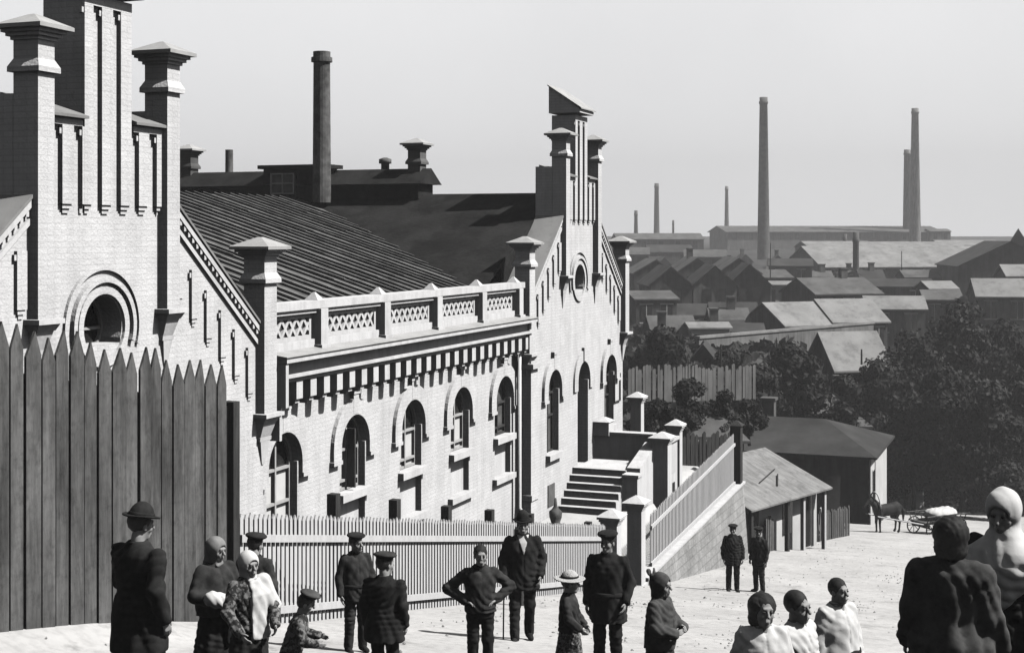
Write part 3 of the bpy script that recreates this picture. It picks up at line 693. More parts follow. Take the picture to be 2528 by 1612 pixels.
def nets(f, lo, hi, h):
    lo = np.array(lo, float); hi = np.array(hi, float)
    ax = [np.arange(lo[i]-h, hi[i]+2*h, h, dtype=np.float32) for i in range(3)]
    P = np.stack(np.meshgrid(*ax, indexing='ij'), -1); Vv = f(P).astype(np.float32); s = Vv < 0
    n = np.array(Vv.shape); acc = np.zeros(tuple(n-1)+(3,), np.float32); cnt = np.zeros(tuple(n-1), np.float32)
    C = [(i, j, k) for i in (0, 1) for j in (0, 1) for k in (0, 1)]
    sl = lambda A, c: A[c[0]:n[0]-1+c[0], c[1]:n[1]-1+c[1], c[2]:n[2]-1+c[2]]
    for c in C:
        for x in range(3):
            if c[x]: continue
            e = list(c); e[x] = 1; va, vb = sl(Vv, c), sl(Vv, e); m = (va < 0) != (vb < 0)
            t = np.where(m, va/np.where(m, va-vb, 1), 0)
            for d in range(3):
                acc[..., d] += np.where(m, c[d]+(t if d == x else 0), 0)
            cnt += m
    act = cnt > 0; idx = -np.ones(cnt.shape, np.int64); idx[act] = np.arange(act.sum())
    ii = np.stack(np.nonzero(act), -1); V = (ii+acc[act]/cnt[act][:, None])*h+np.array([a[0] for a in ax])
    F = []
    for x in range(3):
        y, z = (x+1) % 3, (x+2) % 3
        a0 = [slice(1, n[d]-1) for d in range(3)]; a0[x] = slice(0, n[x]-1); b0 = list(a0); b0[x] = slice(1, n[x])
        sa, sb = s[tuple(a0)], s[tuple(b0)]; m = sa != sb
        g = np.stack(np.nonzero(m), -1)+np.array([q.start for q in a0])
        if not len(g): continue
        def cell(dy, dz):
            q = g.copy(); q[:, y] -= dy; q[:, z] -= dz; return idx[q[:, 0], q[:, 1], q[:, 2]]
        Q = np.stack([cell(1, 1), cell(0, 1), cell(0, 0), cell(1, 0)], 1)
        flip = ~sa[m]; Q[flip] = Q[flip][:, ::-1]; F.append(Q)
    return V, np.concatenate(F)
def join(parts):
    V = []; F = []; b = 0
    for v, f in parts: V.append(v); F.append(f+b); b += len(v)
    return np.concatenate(V), np.concatenate(F)
def rot(yaw, pitch=0, roll=0): return np.array((Matrix.Rotation(yaw, 3, 'Z') @ Matrix.Rotation(pitch, 3, 'X') @ Matrix.Rotation(roll, 3, 'Y')), dtype=np.float32)

def head_f(c, Rm, s, neck):
    def f(P):
        q = ((P-P3(*c))@Rm)/s
        d = ell(q, (0, -.016, .036), (.075, .094, .086))
        d = smin(d, ell(q, (0, .018, -.035), (.058, .07, .088)), .03)
        d = smin(d, ell(q, (0, .052, -.098), (.032, .032, .024)), .025)
        for sx in (-1, 1):
            d = smin(d, ell(q, (sx*.04, .055, -.028), (.026, .026, .026)), .02)
            d = smax(d, -(np.linalg.norm(q-P3(sx*.032, .097, .006), axis=-1)-.02), .012)
            d = smin(d, np.linalg.norm(q-P3(sx*.032, .074, .006), axis=-1)-.0145, .004)
            d = smin(d, ell(q, (sx*.077, -.006, -.012), (.011, .021, .032)), .008)
        d = smin(d, rc(q, (-.034, .083, .03), (.034, .083, .03), .011, .011), .012)
        d = smin(d, rc(q, (0, .09, .012), (0, .112, -.026), .009, .015), .012)
        d = smin(d, rc(q, (-.016, .088, -.064), (.016, .088, -.064), .008, .008), .01)
        d = smin(d, rc(q, (-.013, .086, -.077), (.013, .086, -.077), .008, .008), .01)
        return smin(d*s, rc(P, (c[0]*.5+neck[0]*.5, c[1]*.5+neck[1]*.5-.02, c[2]-.09), neck, .05*s, .058*s), .03)
    return f
def hand_f(w, d, n, thumb, s, curl=.5):
    """w wrist, d direction of the hand, n palm normal, thumb +1/-1 side"""
    d = np.array(Vector(d).normalized()); n = np.array(n, float); n -= d*(n@d); n /= np.linalg.norm(n); t = np.cross(d, n)*thumb
    w = np.array(w, float)
    def f(P):
        D = None
        for i, (o, l, c) in enumerate(((.027, .072, .0), (.009, .082, .05), (-.009, .076, .12), (-.026, .06, .2))):
            k = w+d*(.088-.006*abs(i-1))*s+t*o*s
            D0 = rc(P, tuple(w+t*o*.55*s+d*.01*s), tuple(k), .013*s, .0115*s); D = D0 if D is None else smin(D, D0, .012*s)
            a1 = curl*.7+c; a2 = curl*1.6+c
            m = k+(d*math.cos(a1)+n*math.sin(a1))*l*.52*s; e = m+(d*math.cos(a2)+n*math.sin(a2))*l*.48*s
            D = np.minimum(D, np.minimum(rc(P, tuple(k), tuple(m), .0098*s, .0088*s), rc(P, tuple(m), tuple(e), .0088*s, .0074*s)))
        b = w+d*.025*s+t*.022*s; m = b+(d*.6+t*.62+n*.35)*.042*s; e = m+(d*.88+t*.2+n*.4)*.034*s
        D = smin(D, np.minimum(rc(P, tuple(b), tuple(m), .014*s, .0105*s), rc(P, tuple(m), tuple(e), .0105*s, .0085*s)), .008*s)
        return smin(D, rc(P, tuple(w-d*.06*s), tuple(w), .027*s, .024*s), .015*s)
    return f
BODY = [(.84, .15, .105, 0), (.95, .155, .11, 0), (1.08, .132, .095, 0), (1.28, .155, .105, 0), (1.38, .15, .095, -.01), (1.45, .10, .07, -.015), (1.50, .055, .055, -.015)]
def person(name_label, x, y, H, face, spec, z=None, group='people in the street', top=0.0):
    """face: 0 looks at the camera, 90 looks to the right of the picture, 180 away"""
    s = H/1.75; hs = spec.get('hs', 1.0)
    c = Vector((-x, -y, 0)).normalized(); r = Vector((SA, -CA, 0))
    d = math.cos(R(face))*c+math.sin(R(face))*r
    zz = (float(gz(x, y)) if z is None else z)
    root = thing('person', name_label, 'person', (x, y, zz), math.atan2(d.y, d.x)-math.pi/2, group)
    wd = spec.get('wide', 1.0)
    sh = {k: (sx*.18*wd, -.01, 1.415) for k, sx in (('R', 1), ('L', -1))}
    arms = {'R': spec.get('R', ((.245, -.03, 1.13), (.25, .05, .88))), 'L': spec.get('L', ((-.245, -.03, 1.13), (-.25, .05, .88)))}
    legs = {'R': spec.get('legR', ((.1, .02, .5), (.11, -.02, .08))), 'L': spec.get('legL', ((-.1, .02, .5), (-.11, -.02, .08)))}
    hy, hp, hr = (R(a) for a in spec.get('head', (0, 0, 0)))
    Rm = rot(hy, hp, hr); hc = (0+spec.get('hx', 0), .02+spec.get('hyo', 0), 1.62+(hs-1)*.05)
    lean = spec.get('lean', 0)
    def shear(P):                                    # lean forward above the hips
        if not lean: return P
        Q = P.copy(); Q[..., 1] -= lean*np.clip(P[..., 2]-.9, 0, None); return Q
    def mk(nm, f, lo, hi, h, m, parent=root):
        V, F = nets(lambda P: f(shear(P)), lo, hi, h); o = link_mesh(nm, V*s, F, m, parent, True); return o
    # the body itself, one mesh
    def trunk(P):
        D = column(P, BODY, .84, 1.5)
        for k in 'RL':
            kn, an = legs[k]; hx = .095 if k == 'R' else -.095
            D = smin(D, rc(P, (hx, 0, .9), kn, .082, .052), .04); D = np.minimum(D, rc(P, kn, an, .052, .036))
            D = np.minimum(D, rc(P, (an[0], an[1]-.02, an[2]-.04), (an[0]*1.1, an[1]+.14, .035), .036, .03))
            el, wr = arms[k]; D = smin(D, rc(P, (sh[k][0]*.93, sh[k][1], sh[k][2]-.03), el, .036, .036), .03); D = np.minimum(D, rc(P, el, wr, .036, .028))
        return D
    xs = [a[i][0] for a in arms.values() for i in (0, 1)]+[l[i][0] for l in legs.values() for i in (0, 1)]
    ys = [a[i][1] for a in arms.values() for i in (0, 1)]+[l[i][1] for l in legs.values() for i in (0, 1)]
    zs = [a[i][2] for a in arms.values() for i in (0, 1)]
    lo = (min(xs)-.1, min(min(ys)-.12, -.22), -.02); hi = (max(xs)+.1, max(ys)+.25+lean*.9, max(1.55, max(zs)+.1))
    parts = [nets(lambda P: trunk(shear(P)), lo, hi, .026)]
    hf = head_f(hc, Rm, hs, (0, -.015, 1.43))
    hl = lean*.75
    parts.append(nets(lambda P: hf(shear(P)), (hc[0]-.14*hs, hc[1]-.18*hs+hl-.04, 1.42), (hc[0]+.14*hs, hc[1]+.17*hs+hl+.06, 1.62+.19*hs), .0095*hs))
    for k in 'RL':
        el, wr = arms[k]; sg = 1 if k == 'R' else -1
        wv = np.array(wr); dv = spec.get('hd'+k) or tuple(np.array(wr)-np.array(el)); nv = spec.get('hn'+k, (-sg, .1, 0))
        if lean: wv = wv+np.array([0, lean*max(wr[2]-.9, 0), 0])
        g = hand_f(wv, dv, nv, sg*(1 if spec.get('th'+k, 1) > 0 else -1), 1.0, spec.get('curl', .45))
        parts.append(nets(g, tuple(wv-.2), tuple(wv+.2), .0065))
    V, F = join(parts); link_mesh('body', V*s, F, M['skin'], root, True)
    # clothes
    hem = spec.get('hem', .78); fl = spec.get('flare', .0); seed = abs(hash(name_label)) % 17 if False else len(name_label)
    lo_ = spec.get('loose', .012)
    prof = [(hem, .198+fl+lo_, .155+fl+lo_, -.005), (.95, .195+fl*.5+lo_*1.4, .15+fl*.4+lo_*1.4, 0), (1.1, .18+lo_*1.6, .138+lo_*1.6, 0), (1.28, (.188+lo_)*wd, .14+lo_, 0), (1.39, .19*wd, .122+lo_*.5, -.01), (1.45, .135, .095, -.015), (1.51, .072, .07, -.015)]
    ac = spec.get('sleeve', .024)
    def coat(P):
        D = column(P, prof, hem, 1.5, .03, 7, seed)
        for k in 'RL':
            el, wr = arms[k]; e2 = np.array(el)+(np.array(wr)-np.array(el))*spec.get('cuff', .93)
            D = smin(D, rc(P, (sh[k][0]*.96, sh[k][1], sh[k][2]-.02), el, .046+ac, .042+ac), spec.get('ak', .035)); D = smin(D, rc(P, el, tuple(e2), .046+ac, .034+ac), .03)
        D = D+.010*np.exp(-(P[..., 0]/.009)**2)*(P[..., 1] > 0)*(P[..., 2] < 1.42)
        return D+folds(P, .0085, seed)
    mk(spec.get('topname', 'jacket'), coat, (min(xs)-.12, min(ys)-.3, min(hem-.03, min(zs)-.1)), (max(xs)+.12, max(ys)+.25+lean*.6, max(1.55, max(zs)+.12)), .016, M[spec.get('top', 'cloth_dark')])
    if spec.get('headgear') not in ('scarf', 'kerchief', 'knots'):
        cm = spec.get('collar', 'cloth_mid' if spec.get('top') == 'cloth_white' else 'cloth_black')
        mk('collar', lambda P: np.maximum(np.maximum(np.maximum(column(P, [(1.40, .155, .115, -.012), (1.45, .112, .092, -.012), (1.51, .078, .078, -.012)], 1.425, 1.505), -column(P, [(1.38, .14, .1, -.012), (1.45, .09, .075, -.012), (1.52, .062, .062, -.012)], 1.3, 1.6)), -(P[..., 1]-.02-np.abs(P[..., 0])*1.2-.045)*-1*0-1), -1), (-.2, -.2, 1.4), (.2, .22+lean*.6, 1.53), .010, M[cm])
    if spec.get('lower') == 'skirt':
        sp = [(.06, .30, .27), (.5, .24, .21), (.9, .19, .155), (1.06, .15, .12)]
        mk('skirt', lambda P: column(P, sp, .06, 1.05, .10, 11, seed)+folds(P, .008, seed), (-.4, -.36, .02), (.4, .36, 1.08), .02, M[spec.get('low', 'cloth_dark')])
    else:
        lw = spec.get('legw', 1.0)
        def trou(P):
            D = column(P, [(.8, .165, .125), (.95, .178, .13), (1.04, .165, .12)], .8, 1.03)
            for k in 'RL':
                kn, an = legs[k]; hx = .095 if k == 'R' else -.095
                D = smin(D, rc(P, (hx, 0, .88), kn, .096*lw, .076*lw), .03); D = smin(D, rc(P, kn, (an[0], an[1], an[2]+spec.get('shorts', .0)), .076*lw, .066*lw), .03)
            return np.maximum(D, .05-P[..., 2])+folds(P, .007, seed)
        mk('trousers', trou, (min(xs+[-.2])-.08, min(ys)-.2, .03), (max(xs+[.2])+.08, max(ys)+.2, 1.05), .018, M[spec.get('low', 'cloth_dark')])
    for k in 'RL':
        an = legs[k][1]
        mk('shoe', lambda P: np.maximum(smin(rc(P, (an[0], an[1]-.02, an[2]-.03), (an[0]*1.12, an[1]+.17, .035), .052, .04), rc(P, (an[0], an[1], an[2]+.1), (an[0], an[1], an[2]-.02), .05, .05), .03), .0-P[..., 2]), (an[0]-.12, an[1]-.14, -.01), (an[0]+.12, an[1]+.27, .28), .014, M['cloth_black'])
    if abs(face) < 110:
        for sx in (-1, 1):
            mk('eye', lambda P: ell(((P-P3(*hc))@Rm)/hs, (sx*.031, .087, .006), (.017, .009, .009))*hs, (hc[0]-.13*hs, hc[1]-.1*hs, 1.56), (hc[0]+.13*hs, hc[1]+.16*hs+lean*.8, 1.70), .0065*hs, M['hair'])
        mk('mouth', lambda P: ell(((P-P3(*hc))@Rm)/hs, (0, .091, -.0705), (.02, .008, .0045))*hs, (hc[0]-.1*hs, hc[1]-.1*hs, 1.46), (hc[0]+.1*hs, hc[1]+.16*hs+lean*.8, 1.62), .006*hs, M['hair'])
    # hair and headgear
    def hq(P): return ((P-P3(*hc))@Rm)/hs
    hb = (hc[0]-.3*hs, hc[1]-.3*hs+min(0, hl), 1.36), (hc[0]+.3*hs, hc[1]+.34*hs+hl+.05, 1.62+.3*hs)
    def hair(P):
        q = hq(P); D = ell(q, (0, -.022, .036), (.083, .097, .096))
        D = np.maximum(D, -(ell(q, (0, .092, -.04), (.082, .08, .105)))); D = np.maximum(D, -.05-q[..., 2])
        return D*hs+folds(P*2.6, .0035)-.002
    hg = spec.get('headgear', 'none')
    if hg not in ('scarf',): mk('hair', hair, *hb, .012*hs, M[spec.get('hairm', 'hair')])
    if hg == 'bighair':
        mk('hair_back', lambda P: (smin(ell(hq(P), (0, -.035, .03), (.112, .105, .105)), ell(hq(P), (0, -.045, -.07), (.10, .08, .085)), .03))*hs+folds(P*2.4, .0055, 2), *hb, .013, M['hair'])
    if hg == 'cap':
        def cap(P):
            q = hq(P); a = rot(0, R(-6)); q2 = q@a
            D = ell(q2, (0, -.012, .108), (.128, .135, .038)); D = smin(D, np.maximum(ell(q, (0, -.014, .05), (.088, .104, .07)), .055-q[..., 2]), .02)
            return np.maximum(D, -(q[..., 2]-.03)*1.0)*hs
        mk('cap', cap, *hb, .011*hs, M[spec.get('hatm', 'cloth_black')])
        mk('cap_peak', lambda P: np.maximum(ell(hq(P)@rot(0, R(18)), (0, .085, .075), (.078, .075, .012)), -(hq(P)[..., 1]-.06))*hs, *hb, .009*hs, M['cloth_black'])
    if hg in ('hat', 'straw', 'derby'):
        br, ch, cw = {'hat': (.155, .10, .095), 'straw': (.2, .085, .1), 'derby': (.135, .125, .092)}[hg]
        def hatf(P):
            q = hq(P)@rot(0, R(-5)); rr = np.hypot(q[..., 0], q[..., 1]+.012)
            brim = np.maximum(rr-br, np.abs(q[..., 2]-.068-.12*np.clip(np.abs(q[..., 0])-.06, 0, 1)*(1 if hg != 'straw' else -.6))-.008)
            cr = np.maximum(ell(q, (0, -.012, .07), (cw, cw*1.12, ch+.02)), .066-q[..., 2])
            return smin(brim, cr, .012)*hs
        ho = mk('hat', hatf, *hb, .0105*hs, M[spec.get('hatm', 'cloth_black')])
        mk('hat_band', lambda P: (lambda q: np.maximum(ell(q, (0, -.012, .07), (cw+.006, cw*1.12+.006, ch+.03)), np.abs(q[..., 2]-.09)-.014))(hq(P)@rot(0, R(-5)))*hs, *hb, .0085*hs, M[spec.get('bandm', 'cloth_black')], ho)
    if hg in ('scarf', 'knots', 'kerchief'):
        def scarf(P):
            q = hq(P); D = ell(q, (0, -.02, .025), (.102, .122, .122)); D = smin(D, ell(q, (0, -.03, -.10), (.082, .09, .08)), .05)
            D = np.maximum(D, -ell(q, (0, .115, -.025), (.07, .10, .098)))
            D = D*hs
            if hg == 'scarf':
                D = smin(D, np.maximum(column(P, [(.95, .25*wd, .18, .0), (1.3, .245*wd, .175, 0), (1.39, .225*wd, .15, -.01), (1.46, .13, .11, -.01), (1.53, .085, .09, -.01)], .9, 1.53, .05, 9), 1.02+np.abs(P[..., 0]+.05)*1.15-P[..., 2]), .02)
            elif hg == 'kerchief':
                D = smin(D, rc(q, (0, -.09, -.09), (.02, -.13, -.24), .05, .02)*hs, .03); D = smin(D, rc(q, (-.03, .05, -.135), (.04, .06, -.15), .03, .025)*hs, .02)
            else:
                for a, b in (((-.03, -.10, .08), (-.09, -.13, .15)), ((.03, -.10, .08), (.08, -.12, .16)), ((.08, -.12, .16), (.12, -.1, .13))): D = smin(D, rc(q, a, b, .028, .012)*hs, .02)
            return D+folds(P, .006 if hg == 'scarf' else .004, seed)*np.where(P[..., 2] > 1.5, .5, 1.2)
        lo2, hi2 = hb
        mk('headscarf', scarf, (-.36, min(lo2[1], -.26), (.9 if hg == 'scarf' else 1.26)), (.36, hi2[1], hi2[2]), .0125, M[spec.get('hatm', 'cloth_white')])
    if spec.get('shirt'):
        mk('shirt_front', lambda P: np.maximum(np.maximum(column(P, [(a, b+.004, c2+.006, d2) for a, b, c2, d2 in prof], 1.2, 1.49), np.abs(P[..., 0])-(P[..., 2]-1.22)*.32), -P[..., 1]+.02), (-.12, -.1, 1.18), (.12, .2+lean*.6, 1.52), .009, M['cloth_white'])
    if spec.get('belt'):
        mk('belt', lambda P: np.maximum(column(P, [(a, b+.012, c2+.014, d2) for a, b, c2, d2 in prof], .98, 1.03), -1), (-.3, -.25, .95), (.3, .25+lean*.3, 1.06), .012, M['cloth_black'])
    if spec.get('shawl'):
        sx = spec['shawl']
        mk('shawl', lambda P: np.maximum(smin(column(P, [(.85, .235, .20, 0, .02*sx), (1.1, .22, .19, 0, 0), (1.3, .235*wd, .19, 0, 0), (1.44, .16, .13, -.015, 0), (1.5, .09, .085, -.015, 0)], .8, 1.47, .05, 6), rc(P, sh['R' if sx > 0 else 'L'], arms['R' if sx > 0 else 'L'][0], .085, .08), .05), -(P[..., 0]*sx-.0-.25*(1.45-P[..., 2]).clip(0, 1)*0+.03))+folds(P, .012, 3), (-.42, -.3, .8), (.42, .32, 1.52), .016, M[spec.get('shawlm', 'cloth_white')])
    return root, s
def in_hand(root, s, nm, label, cat, build):
    """a thing held by a person: top-level, placed with the person's own frame"""
    mw = Matrix.Translation(root.location) @ root.rotation_euler.to_matrix().to_4x4()
    o = thing(nm, label, cat, root.location, root.rotation_euler.z); build(o, s); return o

hang = {}
p_hat = person('man in a dark felt hat, seen from behind before the tall board fence', 9.23, 6.64, 1.67, 138,
    dict(top='cloth_black', low='cloth_black', headgear='hat', hem=.62, flare=.045, wide=1.28, legR=((.17, .04, .5), (.2, .02, .08)), legL=((-.15, 0, .5), (-.17, -.05, .08)),
         R=((.28, -.08, 1.14), (.28, .02, .88)), L=((-.27, .05, 1.13), (-.24, .24, .92)), head=(-12, -6, 0)))
mum, mums = person('woman in a pale grey headscarf holding a white bundle beside the felt hat man', 11.17, 7.2, 1.40, 35,
    dict(top='cloth_dark', low='cloth_black', lower='skirt', loose=.03, sleeve=.034, headgear='kerchief', hatm='cloth_mid', hem=.9, hs=1.06, R=((.3, .05, 1.15), (.12, .27, 1.08)), L=((-.28, .05, 1.15), (-.12, .28, 1.02)), hdR=(-1, .2, 0), hdL=(1, .2, 0), head=(20, -8, 0)))
def bundle(o, s):
    V, F = nets(lambda P: smin(rc(P, (-.2, .27, 1.0), (.2, .25, 1.14), .10, .085), rc(P, (-.1, .28, .97), (-.05, .24, .62), .06, .03), .06)+folds(P, .008), (-.4, .05, .5), (.4, .5, 1.35), .016)
    link_mesh('cloth', V*s, F, M['cloth_white'], o, True)
in_hand(mum, mums, 'swaddled_bundle', 'white swaddled bundle carried by the woman in the grey headscarf', 'bundle', bundle)
person('smiling girl in a white kerchief with a white shawl over one shoulder', 10.66, 6.54, 1.32, 25,
    dict(top='cloth_print', low='cloth_black', lower='skirt', headgear='kerchief', hatm='cloth_white', hem=.88, hs=1.12, L=((-.3, .04, 1.12), (-.22, .25, .95)), R=((.28, .06, 1.12), (.2, .26, .92)), shawl=-1, head=(10, -4, 4)))
person('youth in a dark cap with dark blouse seen from behind, back of the family group', 12.61, 7.66, 1.40, 160,
    dict(top='cloth_dark', headgear='cap', hs=1.08, head=(-20, 0, 6), hem=.8))
person('small child in a grey cap bending forward beside the girl with the white kerchief', 10.55, 6.06, 1.0, 95,
    dict(top='cloth_print', low='cloth_dark', headgear='cap', hatm='cloth_grey', hs=1.32, lean=.28, R=((.24, .12, 1.14), (.2, .34, 1.08)), L=((-.24, .12, 1.14), (-.18, .36, 1.1)), head=(0, -12, 0)))
person('taller boy in a dark peaked cap and belted jacket near the picket fence', 15.2, 7.84, 1.40, 20,
    dict(top='cloth_dark', low='cloth_dark', headgear='cap', hs=1.08, belt=True, hem=.78, head=(25, 2, 0)))
person('shorter boy in a dark cap and bulky dark jacket with his back turned', 12.17, 5.97, 1.34, 160,
    dict(top='cloth_black', low='cloth_black', headgear='cap', hatm='cloth_dark', hs=1.12, wide=1.22, hem=.70, flare=.05, head=(-30, 0, 0)))
person('boy with close cropped hair standing with both hands on his hips', 14.35, 5.88, 1.42, 8,
    dict(top='cloth_dark', low='cloth_black', headgear='none', hs=1.1, hem=.88, wide=1.06, R=((.43, -.1, 1.17), (.2, .06, 1.03)), L=((-.43, -.1, 1.17), (-.2, .06, 1.03)), hdR=(-.8, .6, -.1), hdL=(.8, .6, -.1), hnR=(0, 0, -1), hnL=(0, 0, -1), shorts=0))
man, ms = person('man in a black derby hat, open coat and white shirt walking with a cane', 18.63, 6.99, 1.74, 5,
    dict(top='cloth_black', low='cloth_black', headgear='derby', hem=.72, flare=.03, wide=1.12, shirt=True, R=((.27, -.02, 1.13), (.28, .10, .88)), L=((-.28, -.06, 1.14), (-.24, .1, .92)), legR=((.12, .10, .5), (.13, .20, .09)), legL=((-.1, 0, .5), (-.1, -.1, .08)), hdR=(0, .25, -1), hs=1.02))
def cane(o, s):
    b = MB(); b.tube([(.285*s, .13*s, 0.02), (.275*s, .12*s, .84*s), (.27*s, .09*s, .87*s), (.26*s, .05*s, .86*s)], .011, 8); b.build('cane_shaft', M['darkwood'], o, True)
in_hand(man, ms, 'walking_cane', 'thin dark walking cane held by the man in the derby hat', 'cane', cane)
person('small child in a broad straw hat and printed dress facing right', 14.22, 4.81, 1.19, 75,
    dict(top='cloth_dark', low='cloth_print', lower='skirt', headgear='straw', hatm='straw', hs=1.24, hem=.9, R=((.26, .05, 1.14), (.2, .22, .98)), L=((-.27, .03, 1.14), (-.2, .2, .95)), head=(10, 4, 0)))
person('man in a peaked cap and long dark belted tunic standing before the gate pillars', 15.8, 4.87, 1.66, -12,
    dict(top='cloth_black', low='cloth_black', headgear='cap', hem=.66, flare=.03, belt=True, wide=1.1, L=((-.27, -.04, 1.13), (-.24, .1, .92)), head=(-15, 0, 0)))
person('girl in a grey headscarf with two knotted ends, turned to the right', 13.11, 3.52, 1.33, 62,
    dict(top='cloth_grey', low='cloth_dark', lower='skirt', loose=.03, sleeve=.034, headgear='knots', hatm='cloth_grey', hem=.85, hs=1.16, R=((.27, .06, 1.15), (.14, .26, 1.08)), L=((-.26, .06, 1.15), (-.12, .27, 1.1)), hdR=(-.7, .5, .2), hdL=(.7, .5, .2)))
person('child with thick dark hair and a white shirt, leftmost of three in white', 10.47, 2.03, 1.36, 15,
    dict(loose=.035, sleeve=.038, ak=.05, top='cloth_white', low='cloth_mid', headgear='bighair', hs=1.22, hem=.8, head=(8, 0, -5)))
person('child with short dark hair in a white shirt, middle of three in white', 10.86, 1.84, 1.39, 48,
    dict(loose=.035, sleeve=.038, ak=.05, top='cloth_white', low='cloth_grey', hs=1.22, hem=.8, head=(0, 0, 4), hx=.02))
person('tallest of the three children in white, with a pointed dark hood of hair', 12.7, 1.8, 1.46, 38,
    dict(loose=.035, sleeve=.038, ak=.05, top='cloth_white', low='cloth_white', hs=1.06, hem=.7, flare=.04, belt=True, head=(5, 4, 0)))
person('broad man with thick dark hair and faded coat, seen from behind at right', 9.53, .63, 1.73, 172,
    dict(top='cloth_grey', low='cloth_black', headgear='bighair', wide=1.12, hem=.45, flare=.11, sleeve=.03, ak=.1, hs=1.06, R=((.25, .0, 1.13), (.30, .1, .9)), L=((-.25, .0, 1.13), (-.30, .1, .9))))
person('woman wrapped in a white headscarf and shawl at the right edge of the photo', 10.2, .33, 1.86, -28,
    dict(top='cloth_dark', low='cloth_dark', lower='skirt', headgear='scarf', hatm='cloth_white', hem=.8, wide=1.1, hs=1.08, drape=True, head=(5, -12, 0)))
person('left of two men in dark caps and coats standing by the retaining wall', 36.0, 7.75, 1.72, 10, dict(top='cloth_black', low='cloth_black', headgear='cap', hem=.7, head=(-20, 0, 0)))
person('right of two men in dark caps and jackets standing by the retaining wall', 36.9, 7.25, 1.68, -40, dict(top='cloth_dark', low='cloth_dark', headgear='cap', hem=.7, wide=1.1))
# ---------------------------------------------------------------- down the street: shed, board fence, house, cart
ex, ey = c2w(.643, .766); A0 = c2w(8.44, 50.0); za = -11.45
shed = thing('roadside_hut', 'low white fronted hut with a worn tin roof and posts beyond the retaining wall', 'hut', (A0[0], A0[1], za), math.atan2(ey, ex))
L, D = 5.76, 2.77; he, hr = -9.69-za, -8.41-za
b = MB(); slab(b, [(-.15, -.1, he), (L+.15, -.1, he), (L-.0, D, hr), (-.15, D, hr)], .06); slab(b, [(-.15, D+.001, hr), (L, D+.001, hr), (L+.15, 2*D, he), (-.15, 2*D, he)], .06)
b.build('roof', M['shedroof'], shed)
b = MB(); b.tube([(2.3, 1.0, he+.54), (4.2, 1.45, he+.75)], .025, 6); b.tube([(3.0, .65, he+.38), (3.9, 1.15, he+.62)], .03, 6); b.build('loose_pole', M['darkwood'], shed)
b = MB(); b.box(0, L, .5, .62, -.5, he+.12); b.box(0, L, 2*D-.4, 2*D-.3, -.5, he); b.box(.001, .1, .621, 2*D-.4, -.5, he+.1); b.box(L-.1, L-.001, .621, 2*D-.4, -.5, he+.1); b.build('wall', M['townwhite'], shed)
b = MB(); b.box(.5, 1.3, .45, .498, -.4, 1.5); b.build('door', M['darkwood'], shed)
b = MB(); b.box(3.1, 3.8, .46, .498, .3, 1.45); b.box(4.5, 5.3, .46, .498, -.4, 1.5); b.build('window', M['glass'], shed)
for u in (.1, 2.7, 3.9, L-.2):
    b = MB(); b.box(u, u+.14, .05, .19, -.6, he-.01); b.build('post', M['picket'] if u > 3 else M['darkwood'], shed)
def plank_fence(name, label, p0, p1, z0, z1, h, m, seed, gate=None):
    rr = random.Random(seed); (xa, ya), (xb, yb) = p0, p1; Ln = math.hypot(xb-xa, yb-ya)
    t = thing(name, label, 'fence', (xa, ya, z0), math.atan2(yb-ya, xb-xa)); b = MB(); u = 0
    while u < Ln:
        w = rr.uniform(.12, .22); g = rr.choice((.012, .02, .05, .09)); zz = (z1-z0)*u/Ln; hh = h*rr.uniform(.86, 1.08)
        if not (gate and gate[0] < u < gate[1]): b.prism([(u, zz-.3), (u+w, zz-.3), (u+w, zz+hh-.05), (u+w*.6, zz+hh), (u, zz+hh-.08)], -.015+rr.uniform(-.02, .02), .015)
        u += w+g
    b.build('planks', m, t)
    b = MB()
    for q in (.25, .8): b.hexa([(0, .03, h*q), (Ln, .03, z1-z0+h*q), (Ln, .1, z1-z0+h*q), (0, .1, h*q)], [(0, .03, h*q+.1), (Ln, .03, z1-z0+h*q+.1), (Ln, .1, z1-z0+h*q+.1), (0, .1, h*q+.1)])
    b.build('rail', M['darkwood'], t)
    return t
plank_fence('plank_fence', 'low ragged plank fence in front of the tin roofed roadside hut', (51.2, 9.8), (65.2, 8.75), -11.5, -13.55, 1.25, M['boards'], 5, (7.3, 7.9))
b = MB(); b.hexa([(-.12, -.02, 0), (.12, -.02, 0), (.12, .02, 0), (-.12, .02, 0)], [(-.32, .1, 1.45), (-.1, .1, 1.45), (-.1, .14, 1.45), (-.32, .14, 1.45)])
o = b.build('leaning_plank', M['townwhite']); o.location = (59.4, 8.95, -12.7); props(o, 'single white plank leaning in the gap of the low plank fence', 'plank')
HO = (76.5, 8.7, -15.5)
house = thing('cottage', 'house with shade-dark near wall, wide hipped roof and sunlit-white street front beyond the roadside hut', 'house', HO)
b = MB(HO); b.box(76.5, 84.5, 8.7, 19.2, -16, -11.5); b.build('wall', M['townwall'], house)  # shade of the near side put into the dark wall colour
b = MB(HO)
for xx in (76.46, 78.6): b.box(xx, xx+.55, 8.62, 8.698, -15.6, -11.6)
b.box(77.02, 84.4, 8.66, 8.698, -15.6, -11.6); b.box(77.3, 78.3, 8.63, 8.659, -14.6, -12.3); b.build('sunlit_front', M['townwhite'], house)  # sunlight on the street side put into a white facing
b = MB(HO); b.box(77.45, 78.2, 8.60, 8.628, -14.5, -12.4); b.build('window', M['glass'], house)
b = MB(HO); e = .4; zr = -10.1; ze = -11.45
q = [(76.5-e, 8.7-e, ze), (84.5+e, 8.7-e, ze), (84.5+e, 19.2+e, ze), (76.5-e, 19.2+e, ze)]; r0, r1 = (80.5, 11.6, zr), (80.5, 16.2, zr)
